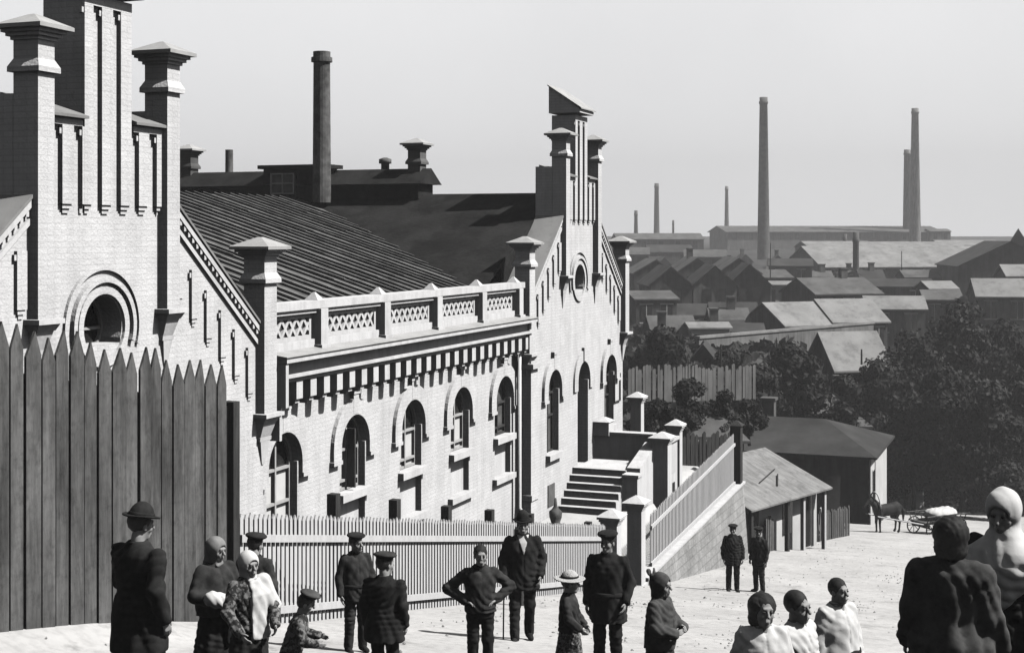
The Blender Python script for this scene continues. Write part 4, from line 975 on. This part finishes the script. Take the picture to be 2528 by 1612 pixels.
b.add(q+[r0, r1], [(0, 1, 4), (1, 2, 5, 4), (2, 3, 5), (3, 0, 4, 5), (3, 2, 1, 0)]); b.build('roof', M['townroof3'], house)
b = MB(HO); b.box(76.05, 84.95, 8.25, 19.65, -11.56, -11.46); b.build('eaves_board', M['darkwood'], house)
b = MB(HO); b.box(81.2, 81.9, 14.6, 15.3, -11, -9.3); b.box(81.1, 82, 14.5, 15.4, -9.3, -9.15); b.build('chimney', M['smoke'], house)
for yy in (10.2, 12.6, 15):
    b = MB(HO); b.box(76.46, 76.498, yy, yy+.9, -14.4, -12.6); b.build('window', M['glass'], house)

house.location = (76.5, 9.2, -15.7)

# horse and cart
hd = Vector((-.72, .69, 0)).normalized(); rzc = math.atan2(hd.y, hd.x)-math.pi/2
hx, hyy = 70.0, 7.6
horse = thing('horse', 'dark harnessed horse standing on the street in front of the hipped roof house', 'horse', (hx, hyy, float(street_z(hx))), rzc)
def horse_f(P):
    D = ell(P, (0, -.05, 1.1), (.25, .72, .30)); D = smin(D, ell(P, (0, -.52, 1.14), (.25, .32, .32)), .12); D = smin(D, ell(P, (0, .48, 1.08), (.21, .3, .33)), .12)
    D = smin(D, rc(P, (0, .58, 1.22), (0, 1.0, 1.62), .19, .11), .1); D = smin(D, rc(P, (0, 1.0, 1.66), (0, 1.36, 1.36), .11, .065), .05)
    for sx in (-1, 1):
        D = smin(D, rc(P, (sx*.05, .97, 1.72), (sx*.07, .96, 1.86), .035, .012), .02)
        D = smin(D, rc(P, (sx*.13, .5, .95), (sx*.13, .52, .52), .10, .06), .06); D = np.minimum(D, rc(P, (sx*.13, .52, .52), (sx*.13, .5, .1), .055, .042)); D = smin(D, rc(P, (sx*.13, .5, .1), (sx*.13, .55, .03), .05, .065), .03)
        D = smin(D, rc(P, (sx*.14, -.55, 1.0), (sx*.14, -.45, .72), .16, .10), .06); D = smin(D, rc(P, (sx*.14, -.45, .72), (sx*.14, -.68, .48), .09, .058), .03); D = np.minimum(D, rc(P, (sx*.14, -.68, .48), (sx*.14, -.64, .1), .055, .042)); D = smin(D, rc(P, (sx*.14, -.64, .1), (sx*.14, -.59, .03), .05, .065), .03)
    return D
V, F = nets(horse_f, (-.36, -.95, 0), (.36, 1.5, 1.95), .03); link_mesh('body', V, F, M['hide'], horse, True)
V, F = nets(lambda P: smin(rc(P, (0, -.82, 1.25), (0, -1.02, .95), .06, .09), rc(P, (0, -1.02, .95), (0, -1.0, .45), .09, .03), .05), (-.2, -1.2, .35), (.2, -.7, 1.4), .03); link_mesh('tail', V, F, M['hair'], horse, True)
V, F = nets(lambda P: rc(P, (0, .5, 1.44), (0, .92, 1.80), .07, .05), (-.15, .3, 1.3), (.15, 1.1, 1.95), .03); link_mesh('mane', V, F, M['hair'], horse, True)
b = MB(); P = [(.42*math.cos(R(a)), .72, 1.25+.75*math.sin(R(a))) for a in range(0, 181, 15)]; b.tube(P, .035, 6); b.build('harness_bow', M['picket'], horse, True)
b = MB(); b.tube([(.22*math.cos(R(a)), .55+.1*math.sin(R(a)), 1.12+.42*math.sin(R(a))) for a in range(0, 361, 20)], .05, 6); b.build('collar', M['cloth_dark'], horse, True)
cxy = Vector((hx, hyy, 0))-hd*3.1; CZ = float(street_z(cxy.x))
cart = thing('cart', 'low four wheeled wooden cart harnessed to the dark horse', 'cart', (cxy.x, cxy.y, CZ), rzc)
b = MB(); b.box(-.55, .55, -1.3, 1.2, .62, .72)
for yy in np.linspace(-1.2, 1.1, 8): 
    for sx in (-1, 1): b.tube([(sx*.55, yy, .7), (sx*.75, yy, 1.05)], .025, 5)
for sx in (-1, 1): b.tube([(sx*.74, -1.4, 1.04), (sx*.74, 1.25, 1.04)], .035, 6)
b.build('bed', M['boards'], cart)
for yy in (-.85, .85):
    for sx in (-1, 1):
        b = MB(); n = 20; r = .40; X = sx*.68
        b.tube([(X, yy+r*math.cos(2*math.pi*i/n), .41+r*math.sin(2*math.pi*i/n)) for i in range(n+1)], .032, 6)
        for i in range(8): b.tube([(X, yy, .41), (X, yy+r*math.cos(math.pi*i/4), .41+r*math.sin(math.pi*i/4))], .018, 5)
        b.tube([(X-.08, yy, .41), (X+.08, yy, .41)], .07, 8); b.build('wheel', M['darkwood'], cart)
    b = MB(); b.tube([(-.68, yy, .41), (.68, yy, .41)], .04, 6); b.box(-.4, .4, yy-.06, yy+.06, .42, .619); b.build('axle', M['darkwood'], cart)
for sx in (-1, 1):
    b = MB(); b.tube([(sx*.45, 1.1, .6), (sx*.5, 2.2, .85), (sx*.42, 4.0, 1.25)], .035, 6); b.build('shaft', M['picket'], cart)
V, F = nets(lambda P: smin(smin(ell(P, (0, -.1, .24), (.58, .8, .3)), ell(P, (.1, -.7, .25), (.5, .5, .3)), .1), ell(P, (-.1, .35, .32), (.4, .4, .24)), .1)+folds(P*.4, .02), (-.8, -1.4, -.1), (.8, 1.1, .9), .05)
o = link_mesh('sack', V, F, M['cloth_white'], None, True); o.location = (cxy.x, cxy.y, CZ+.72); o.rotation_euler = (0, 0, rzc); props(o, 'big white sack heaped on the horse cart', 'sack')

# ---------------------------------------------------------------- the town across the valley
RIGHT = math.atan2(-CA, SA)
town_no = {}
def gabled(nm, label, cat, k, Y, yaw, L, Wd, ze, zr, roof, wall, wins=0, chim=(), zb=None, group='town buildings below the hill', over=.25, side=-1, endwin=0, hip=0):
    x, y = ray(k, Y); zb = float(hill_z(x, y))-.8 if zb is None else zb
    zb = min(zb, ze-1.0)
    t = thing(nm, label, cat, (x, y, zb), RIGHT+R(yaw), group); h, r = ze-zb, zr-zb
    b = MB(); a, w = L/2, Wd/2
    b.prismx([(-w, 0), (w, 0), (w, h), (0, r-.02), (-w, h)] if not hip else [(-w, 0), (w, 0), (w, h), (-w, h)], -a, a); b.build('wall', M[wall], t)
    b = MB(); o = over; sl = (r-h)/w; th = .12
    for s in (-1, 1):
        hp = hip*w
        P = [(-a-o, s*(w+o), h-sl*o), (a+o, s*(w+o), h-sl*o), (a+o-hp*(1+o/w), 0, r), (-a-o+hp*(1+o/w), 0, r)]
        if s > 0: P = [P[1], P[0], P[3], P[2]]
        b.hexa(P, [(p[0], p[1], p[2]+th) for p in P])
    if hip:
        for s in (-1, 1):
            hp = hip*w*(1+o/w); P = [(s*(a+o), -w-o, h-sl*o), (s*(a+o), w+o, h-sl*o), (s*(a+o-hp), 0.01, r), (s*(a+o-hp), -.01, r)]
            if s < 0: P = [P[1], P[0], P[3], P[2]]
            b.hexa(P, [(p[0], p[1], p[2]+th) for p in P])
    rf = b.build('roof', M[roof], t)
    for c in chim:
        b = MB(); b.box(c-.35, c+.35, -.3, .4, r-.8, r+1.0); b.box(c-.42, c+.42, -.37, .47, r+1.0, r+1.15); b.build('chimney', M['smoke'], rf)
    for i in range(wins):
        u = -a+L*(i+.5)/wins; b = MB(); ww = min(.55, L/wins*.28); b.box(u-ww, u+ww, -w-.06, -w-.01, h-min(2.2, h*.6), h-.5); wn_ = b.build('window', M['glass'], t)
        if Y < 240: b = MB(); b.box(u-ww-.12, u+ww+.12, -w-.05, -w-.008, h-min(2.2, h*.6)-.12, h-min(2.2, h*.6)-.001); b.box(u-ww-.12, u+ww+.12, -w-.05, -w-.008, h-.499, h-.38); b.box(u-.03, u+.03, -w-.07, -w-.061, h-min(2.2, h*.6), h-.5); b.build('window_frame', M['townwhite'], wn_)
    for i in range(endwin):
        v = -w+Wd*(i+1)/(endwin+1); b = MB(); b.box(-a-.06, -a-.01, v-.4, v+.4, h-1.9, h-.4); b.build('window', M['glass'], t)
    return t
K = lambda px: (px-1264)/3500
Zp = lambda py, Y: (580-py)/3500*Y
for i, (px, pk, Y, w, nm) in enumerate(((1641, 658, 150, 4.3, 'left'), (1752, 656, 152, 4.5, 'middle'), (1841, 652, 154, 4.4, 'right'))):
    gabled('worker_house', f'grey gabled workers house, {nm} of the front three gables beyond the far pavilion', 'house', K(px), Y, 92-i*3, 9, w, Zp(700, Y), Zp(pk, Y), 'townroof3', 'townwall2' if i == 1 else 'townwall', 0, (), endwin=2, group='workers houses')
for i, (px, pk, Y, nm) in enumerate(((1607, 641, 172, 'left'), (1707, 636, 174, 'middle'), (1807, 636, 176, 'right'))):
    gabled('worker_house', f'dark gabled workers house, {nm} one of the row behind the front three gables', 'house', K(px), Y, 92, 9, 5.2, Zp(672, Y), Zp(pk, Y), 'townroof2', 'townwall', 0, (1,) if i == 1 else (), endwin=2, group='workers houses')
gabled('low_shed', 'long low dark-roofed shed with pale posts before the workers houses', 'shed', K(1668), 140, 0, 6.6, 4, Zp(775, 140), Zp(752, 140), 'townroof3', 'townwall2', 4)
gabled('low_shed', 'small low white walled shed beside the tree below the workers houses', 'shed', K(1745), 118, 5, 3.2, 2.5, Zp(808, 118), Zp(798, 118), 'townroof', 'townwhite', 3)
gabled('low_shed', 'narrow white fronted shed tucked behind the twin pale roofs', 'shed', K(1916), 156, 0, 3.4, 3, Zp(703, 156), Zp(696, 156), 'townroof', 'townwhite', 2)
gabled('long_house', 'long house with a pale roof and dark left gable, first of the twin pale roofs', 'house', K(1962), 128, 22, 6.4, 7, Zp(797, 128), Zp(748, 128), 'townroof', 'townwall', 3, endwin=1)
gabled('long_house', 'long house with a pale roof joined to the right end of the twin pale roofs', 'house', K(2080), 129.5, 14, 5.2, 7, Zp(790, 129), Zp(741, 129), 'townroof', 'townwall', 3)
gabled('small_house', 'small pale roofed house right of the twin pale roofs', 'house', K(2205), 138, -6, 5.4, 4, Zp(760, 138), Zp(733, 138), 'townroof', 'townwall2', 2, endwin=1)
gabled('small_house', 'grey roofed house with a dark gable above the twin pale roofs', 'house', K(2050), 150, 15, 7.4, 8, Zp(722, 150), Zp(688, 150), 'townroof2', 'townwall', 3, (1.5,))
gabled('warehouse', 'big warehouse with one long pale roof and a dark left gable in the middle distance', 'warehouse', K(2205), 235, 9, 31, 17, Zp(655, 235), Zp(609, 235), 'townroof', 'townwall', 8, (), over=.5, endwin=3)
gabled('warehouse', 'second pale roofed warehouse just behind the big one, right part', 'warehouse', K(2200), 285, 4, 26, 12, Zp(610, 285), Zp(598, 285), 'townroof', 'townwall', 6)
gabled('warehouse', 'grey shed building peeping over the big pale warehouse roof, left part', 'warehouse', K(2060), 280, 4, 13, 10, Zp(610, 280), Zp(597, 280), 'townroof', 'townwall', 3)
gabled('warehouse', 'dark barn with its broad gable facing the street at the right edge of the photo', 'barn', K(2462), 182, 84, 14, 12.5, Zp(655, 182), Zp(597, 182), 'townroof3', 'townwall', 0, (), endwin=0)
gabled('small_house', 'pale roofed house just above the big trees at the right edge', 'house', K(2466), 142, -8, 5.0, 5, Zp(729, 142), Zp(690, 142), 'townroof', 'townwall2', 2)
gabled('small_house', 'pale roofed house squeezed under the dark barn at the right edge', 'house', K(2510), 166, 0, 3.6, 4, Zp(680, 166), Zp(655, 166), 'townroof', 'townwall', 2)
gabled('small_house', 'flat little pale roofed hut left of the trees below the big warehouse', 'hut', K(2311), 152, 10, 3.0, 3.4, Zp(712, 152), Zp(696, 152), 'townroof', 'townwall', 2)
gabled('small_house', 'dull roofed hut in front of the flat little pale hut', 'hut', K(2320), 146, -5, 3.6, 3.6, Zp(738, 146), Zp(718, 146), 'townroof2', 'townwall', 2)
gabled('small_house', 'white tin roofed house among dark trees above the hipped roof house', 'house', K(2092), 98, 14, 3.9, 4.4, Zp(900, 98), Zp(822, 98), 'townroof', 'townwall', 2, over=.3)
gabled('small_house', 'tiny house with a steep dark gable beside the tree near the far pavilion', 'house', K(1739), 95, 80, 4, 2.2, Zp(898, 95), Zp(848, 95), 'townroof3', 'townwall', 0, endwin=1)
gabled('small_house', 'grey roofed house directly behind the hipped roof house, left half', 'house', K(1945), 92, 8, 4.4, 4.4, Zp(1008, 92), Zp(955, 92), 'townroof2', 'townwall', 2, hip=.8)
gabled('small_house', 'grey hip roofed house directly behind the hipped roof house, right half', 'house', K(2042), 95, -4, 4.6, 5, Zp(1036, 95), Zp(968, 95), 'townroof2', 'townwall', 2, (.8,), hip=.9)
gabled('small_house', 'hut with a rounded grey hip roof behind the dark pickets by the retaining wall', 'hut', K(1755), 66, 4, 2.5, 2.6, Zp(1072, 66), Zp(1012, 66), 'townroof2', 'townwall', 0, hip=.8, zb=-10)
gabled('small_house', 'white walled cottage showing through gaps in the dark trees', 'house', K(2200), 104, 20, 3.4, 3.2, Zp(1062, 104), Zp(1034, 104), 'townroof', 'townwhite', 2)
gabled('factory', 'very long pale factory hall with window openings on the skyline', 'factory', K(2035), 430, 7, 66, 20, Zp(573, 430), Zp(559, 430), 'townroof2', 'townwall2', 14, (), over=.6, endwin=0)
gabled('factory', 'small flat block at the right end of the long factory hall', 'factory', K(2312), 425, 0, 6, 8, Zp(572, 425), Zp(566, 425), 'townroof2', 'townwall2', 2)
gabled('factory', 'long low pale roof right of the tall chimneys', 'factory', K(2380), 330, 0, 14, 12, Zp(606, 330), Zp(594, 330), 'townroof', 'townwall', 4)
gabled('factory', 'long low dull roof on the skyline right of the far pavilion', 'factory', K(1622), 350, 3, 21, 12, Zp(591, 350), Zp(577, 350), 'townroof2', 'townwall', 5)
gabled('small_house', 'steep roofed turret house with a dark front at the right edge skyline', 'house', K(2514), 200, 70, 2.6, 2.2, Zp(598, 200), Zp(566, 200), 'townroof', 'townwall', 0)
# filler houses of the town, each its own
rr = random.Random(4)
for i, (px, py, Y, w, lab) in enumerate(((1560, 612, 260, 6, 'leftmost dim roof under the skyline beside the far pavilion'), (1650, 606, 290, 9, 'dim wide roof under the skyline left of the tall chimney'), (1740, 618, 250, 7, 'dark roof under the factory gable left of the tall chimney'), (1950, 640, 205, 6, 'dark roofed house right below the tall chimney foot'), (1880, 668, 185, 6, 'dark roofed house below the tall chimney beside the workers gables'),
    (2200, 690, 170, 9, 'dull roofed row with pale posts below the big warehouse'), (2290, 668, 190, 7, 'dull roofed house right under the big warehouse eave'), (1780, 690, 185, 5, 'dim house between the workers gables and the tall chimney'), (1930, 720, 165, 4, 'little dark house left of the grey roofed house'), (2400, 650, 200, 7, 'dark roofed house left of the barn foot'), (1600, 720, 138, 4, 'dark hut against the far pavilion corner'), (1820, 800, 122, 4, 'dark hut left of the twin pale roofs'))):
    gabled('town_house', lab, 'house', K(px), Y, rr.uniform(-10, 15), w, 6, Zp(py+16, Y), Zp(py, Y), rr.choice(('townroof2', 'townroof3')), 'townwall', 2)
rr = random.Random(21)
for i in range(34):
    Y = rr.uniform(118, 300); px = rr.uniform(1570, 2420) if Y > 160 else rr.uniform(1590, 1860); py = 580+(8.2-(Y-118)*.022)/Y*3500*rr.uniform(.82, 1.0)
    gabled('town_hut', 'small dim hut crowded among the roofs of the town', 'hut', K(px), Y, rr.choice((-12, 0, 8, 85, 95)), rr.uniform(2.5, 5.5), rr.uniform(2.5, 4.5), Zp(py, Y)-rr.uniform(.9, 1.6), Zp(py, Y), rr.choice(('townroof2', 'townroof3', 'townroof3', 'townroof2')), rr.choice(('townwall', 'townwall', 'townwall2')), rr.choice((1, 2, 3)), (0.3,) if rr.random() < .4 else (), group='small huts of the town')
def chimney(px, top, Y, wt, wb, label, m, band=True):
    x, y = ray(K(px), Y); zb = float(hill_z(x, y))-1; zt = Zp(top, Y); H = zt-zb
    b = MB(); b.lathe(0, 0, [(wb, 0), (wb*1.02, H*.02), (wt*1.0, H-1.6), (wt*1.16, H-1.5), (wt*1.16, H-1.0), (wt, H-.9), (wt*1.02, H), (wt*.7, H), (wt*.7, H-.5)], 20)
    o = b.build('factory_chimney', M[m], None, True); o.location = (x, y, zb); props(o, label, 'chimney', 'factory chimneys')
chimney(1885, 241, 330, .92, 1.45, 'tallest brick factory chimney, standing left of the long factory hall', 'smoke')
chimney(2259, 268, 420, 1.0, 1.75, 'tall haze-paled tapering chimney at right, taller of the close pair', 'smoke_hazed')
chimney(2240, 370, 428, 1.0, 1.4, 'shorter chimney of the close pair at right', 'smoke_hazed')
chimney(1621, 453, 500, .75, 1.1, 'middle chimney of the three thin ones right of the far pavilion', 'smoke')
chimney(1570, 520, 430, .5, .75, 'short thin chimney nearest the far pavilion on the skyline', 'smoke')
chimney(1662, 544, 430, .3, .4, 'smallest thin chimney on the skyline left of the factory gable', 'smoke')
chimney(1794, 460, 540, .6, 1.0, 'slim haze-paled chimney rising behind the left gable of the long factory hall', 'smoke_hazed')
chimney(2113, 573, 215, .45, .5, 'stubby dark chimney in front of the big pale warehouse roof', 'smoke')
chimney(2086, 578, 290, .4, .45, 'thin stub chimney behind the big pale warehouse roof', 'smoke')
# long white topped wall, pale board fence, dark pickets
p0, p1 = ray(K(1722), 106), ray(K(2153), 124)
t = thing('town_wall', 'long dark wall with a white top below the twin pale roofs', 'wall', (p0[0], p0[1], -9.6), math.atan2(p1[1]-p0[1], p1[0]-p0[0])); Lw = math.hypot(p1[0]-p0[0], p1[1]-p0[1])
b = MB(); b.box(0, Lw, -.15, .15, -1, 1.85); b.build('wall', M['townwall2'], t); b = MB(); b.box(-.05, Lw+.05, -.25, .2, 1.852, 2.04); b.build('coping', M['townroof'], t)
plank_fence('plank_fence', 'pale board fence half hidden by bushes right of the far pavilion', ray(K(1550), 70), ray(K(1865), 74), -8.0, -8.3, 1.5, M['townwall2'], 9)
plank_fence('plank_fence', 'dark picket fence between the landing pillar and the timber post', ray(K(1684), 51), ray(K(1800), 52.5), -8.35, -8.6, 1.25, M['darkwood'], 12)
for px, py, pb, Y, lab in ((2226, 620, 705, 190, 'thin pole before the right end of the big warehouse'), (1902, 600, 690, 170, 'thin pole beside the foot of the tallest chimney'), (1780, 850, 960, 84, 'thin pale pole above the pale board fence'), (2127, 862, 900, 92, 'short dark post before the white tin roof')):
    x, y = ray(K(px), Y); b = MB(); H = (pb-py)/3500*Y; b.tube([(0, 0, 0), (0, 0, H)], .07, 6, .05); o = b.build('pole', M['darkwood']); o.location = (x, y, Zp(pb, Y)); props(o, lab, 'pole', 'poles in the town')

# ---------------------------------------------------------------- trees
def leaf_cloud(centres, n, size, rng):
    """leaf clumps spread through several lumps: (cx,cy,cz,rx,ry,rz)"""
    C = np.array(centres); wgt = (C[:, 3]*C[:, 4]*C[:, 5])**.66; pick = rng.choice(len(C), n, p=wgt/wgt.sum())
    d = rng.normal(size=(n, 3)); d /= np.linalg.norm(d, axis=1)[:, None]; rad = rng.uniform(.3, 1.15, n)**.6*(1+.12*np.sin(d[:, 0]*9+d[:, 2]*7)*np.sin(d[:, 1]*8))
    p = C[pick, :3]+d*C[pick, 3:]*rad[:, None]
    nrm = d*1.0+rng.normal(size=(n, 3))*.42; nrm /= np.linalg.norm(nrm, axis=1)[:, None]
    u = np.cross(nrm, rng.normal(size=(n, 3))); u /= np.linalg.norm(u, axis=1)[:, None]; v = np.cross(nrm, u)
    s = size*rng.uniform(.5, 1.25, n)[:, None]; asp = rng.uniform(.45, .8, n)[:, None]
    V = np.stack([p-u*s, p-v*s*asp+nrm*s*.15, p+u*s, p+v*s*asp+nrm*s*.15], 1).reshape(-1, 3); F = np.arange(4*n).reshape(n, 4)
    return V, F
def tree(label, k, Y, ztop, wid, n, m='leaf', group='dark trees below the street', size=.3, zb=None, name='leafy_tree', low=.12, cat='tree'):
    x, y = ray(k, Y); zb = float(hill_z(x, y))-.4 if zb is None else zb; H = max(ztop-zb, 1.6)
    t = thing(name, label, cat, (x, y, zb), random.uniform(0, 6), group); rg = RNG
    lumps = []; nl = max(10, int(wid*2.2*max(1, .75*H/wid))); n = int(n*2.6*max(1, .7*H/wid)); size = size*.66; r0 = wid/2
    for i in range(nl):
        a = rg.uniform(0, 6.28); q = rg.uniform(0, 1)**.5*r0*.72; f = rg.uniform(low+.12, .92); sh = math.sin(math.pi*min(1, max(.12, (f-low)/(1-low)*.85+.15)))**.5
        r = r0*rg.uniform(.30, .58); lumps.append((q*math.cos(a)*sh, q*math.sin(a)*sh, H*f-.3*r, r, r, r*rg.uniform(.6, .95)))
    lumps.append((0, 0, H-r0*.35, r0*.42, r0*.42, r0*.36))
    V, F = leaf_cloud(lumps, n, size, rg); link_mesh('crown', V, F, M[m], t)
    b = MB(); b.tube([(0, 0, -.3), (.1, .05, H*.3), (.0, .1, H*.62)], .05*wid**.8*.55+.05, 7, .05)
    for i in range(5):
        l = lumps[i]; b.tube([(.05, .05, H*(.22+.07*i)), (l[0]*.5, l[1]*.5, l[2]*.75+H*.05), (l[0], l[1], l[2])], .07, 5, .02)
    b.build('trunk', M['bark'], t, True)
for px, py, Y, w, n, m, lab in (
    (2375, 742, 100, 235, 2600, 'leaf_lit', 'tallest round crowned tree rising above the dark grove at right'), (2255, 815, 97, 240, 2400, 'leaf', 'dark tree left of the tallest round crown'), (2165, 885, 94, 180, 1800, 'leaf', 'dark tree close behind the white tin roofed house'),
    (2478, 790, 106, 220, 2400, 'leaf', 'dark tree right of the tallest round crown'), (2535, 850, 96, 170, 1800, 'leaf_lit', 'dull leafy tree cut by the right edge of the photo'), (2330, 900, 92, 230, 2600, 'leaf', 'broad dark tree in the centre of the grove'),
    (2235, 985, 98, 190, 1900, 'leaf', 'dark tree above the gap with the white cottage'), (2445, 940, 89, 240, 2600, 'leaf', 'broad dark tree at the right side of the grove'), (2300, 1075, 106, 210, 2000, 'leaf', 'low dark tree behind the cart'),
    (2405, 1070, 108, 230, 2200, 'leaf', 'low dark tree behind the woman in the white headscarf'), (2520, 1060, 100, 200, 1900, 'leaf', 'low dark tree at the right edge behind the street crest'), (2215, 1130, 112, 170, 1400, 'leaf', 'low bushy tree behind the white house corner'),
    (1645, 806, 90, 150, 1700, 'leaf', 'dark round tree beside the corner of the far pavilion'), (1955, 845, 88, 200, 2000, 'leaf', 'dark tree below the long white topped wall'), (1870, 905, 86, 150, 1500, 'leaf', 'dark tree left of the grey roofed pair behind the hipped house'), (2085, 925, 86, 140, 1500, 'leaf', 'dark tree under the white tin roofed house'),
    (1790, 862, 92, 110, 1000, 'leaf_lit', 'thin dull tree beside the tiny steep gable')):
    tree(lab, K(px), Y, Zp(py, Y), w/3500*Y, n, m)
for px, py, Y, w, n, lab in ((1625, 985, 63, 110, 1000, 'dark bush right of the capped corner pillar'), (1705, 935, 65, 120, 1100, 'dark bush before the pale board fence, middle one'), (1790, 965, 66, 110, 1000, 'dark bush at the right end of the pale board fence'), (1850, 985, 70, 90, 800, 'dark bush above the rounded grey hut roof'), (1655, 1010, 58, 90, 800, 'low dark bush behind the landing pillars')):
    tree(lab, K(px), Y, Zp(py, Y), w/3500*Y, n, 'leaf', 'bushes behind the far pavilion', .16, Zp(py, Y)-2.0, 'bush', .0, 'bush')
# scrub covering the slope below the crest and the hollow (uncountable)
def scrub():
    rg = np.random.default_rng(5); n = 9000
    Y = rg.uniform(58, 215, n); k = rg.uniform(.07, .40, n); X = k*Y; x = CA*Y+SA*X; y = SA*Y-CA*X
    keep = ((x > 106) | (y > 15.5)); x, y = x[keep], y[keep]; z = hill_z(x, y)
    C = np.stack([x, y, z+.25], 1); n = len(C); d = rg.normal(size=(n, 3)); d /= np.linalg.norm(d, axis=1)[:, None]
    u = np.cross(d, rg.normal(size=(n, 3))); u /= np.linalg.norm(u, axis=1)[:, None]; v = np.cross(d, u); s = rg.uniform(.25, .8, n)[:, None]
    V = np.stack([C-u*s, C-v*s*.6, C+u*s, C+v*s*.6], 1).reshape(-1, 3)
    props(link_mesh('scrub', V, np.arange(4*n).reshape(n, 4), M['leaf']), kind='stuff')
scrub()
# ---------------------------------------------------------------- summer haze over the valley
hzb = MB(); hzb.box(-60, 760, -420, 620, -32, 42)
hm = bpy.data.materials.new('haze_air'); hm.use_nodes = True; t3 = hm.node_tree; t3.nodes.remove(t3.nodes['Principled BSDF'])
pv = t3.nodes.new('ShaderNodeVolumePrincipled'); pv.inputs['Color'].default_value = (.9, .9, .92, 1); pv.inputs['Density'].default_value = .0009; pv.inputs['Anisotropy'].default_value = .0
t3.links.new(pv.outputs[0], t3.nodes['Material Output'].inputs['Volume'])
HAZE = hzb.build('haze', hm); props(HAZE, kind='stuff')
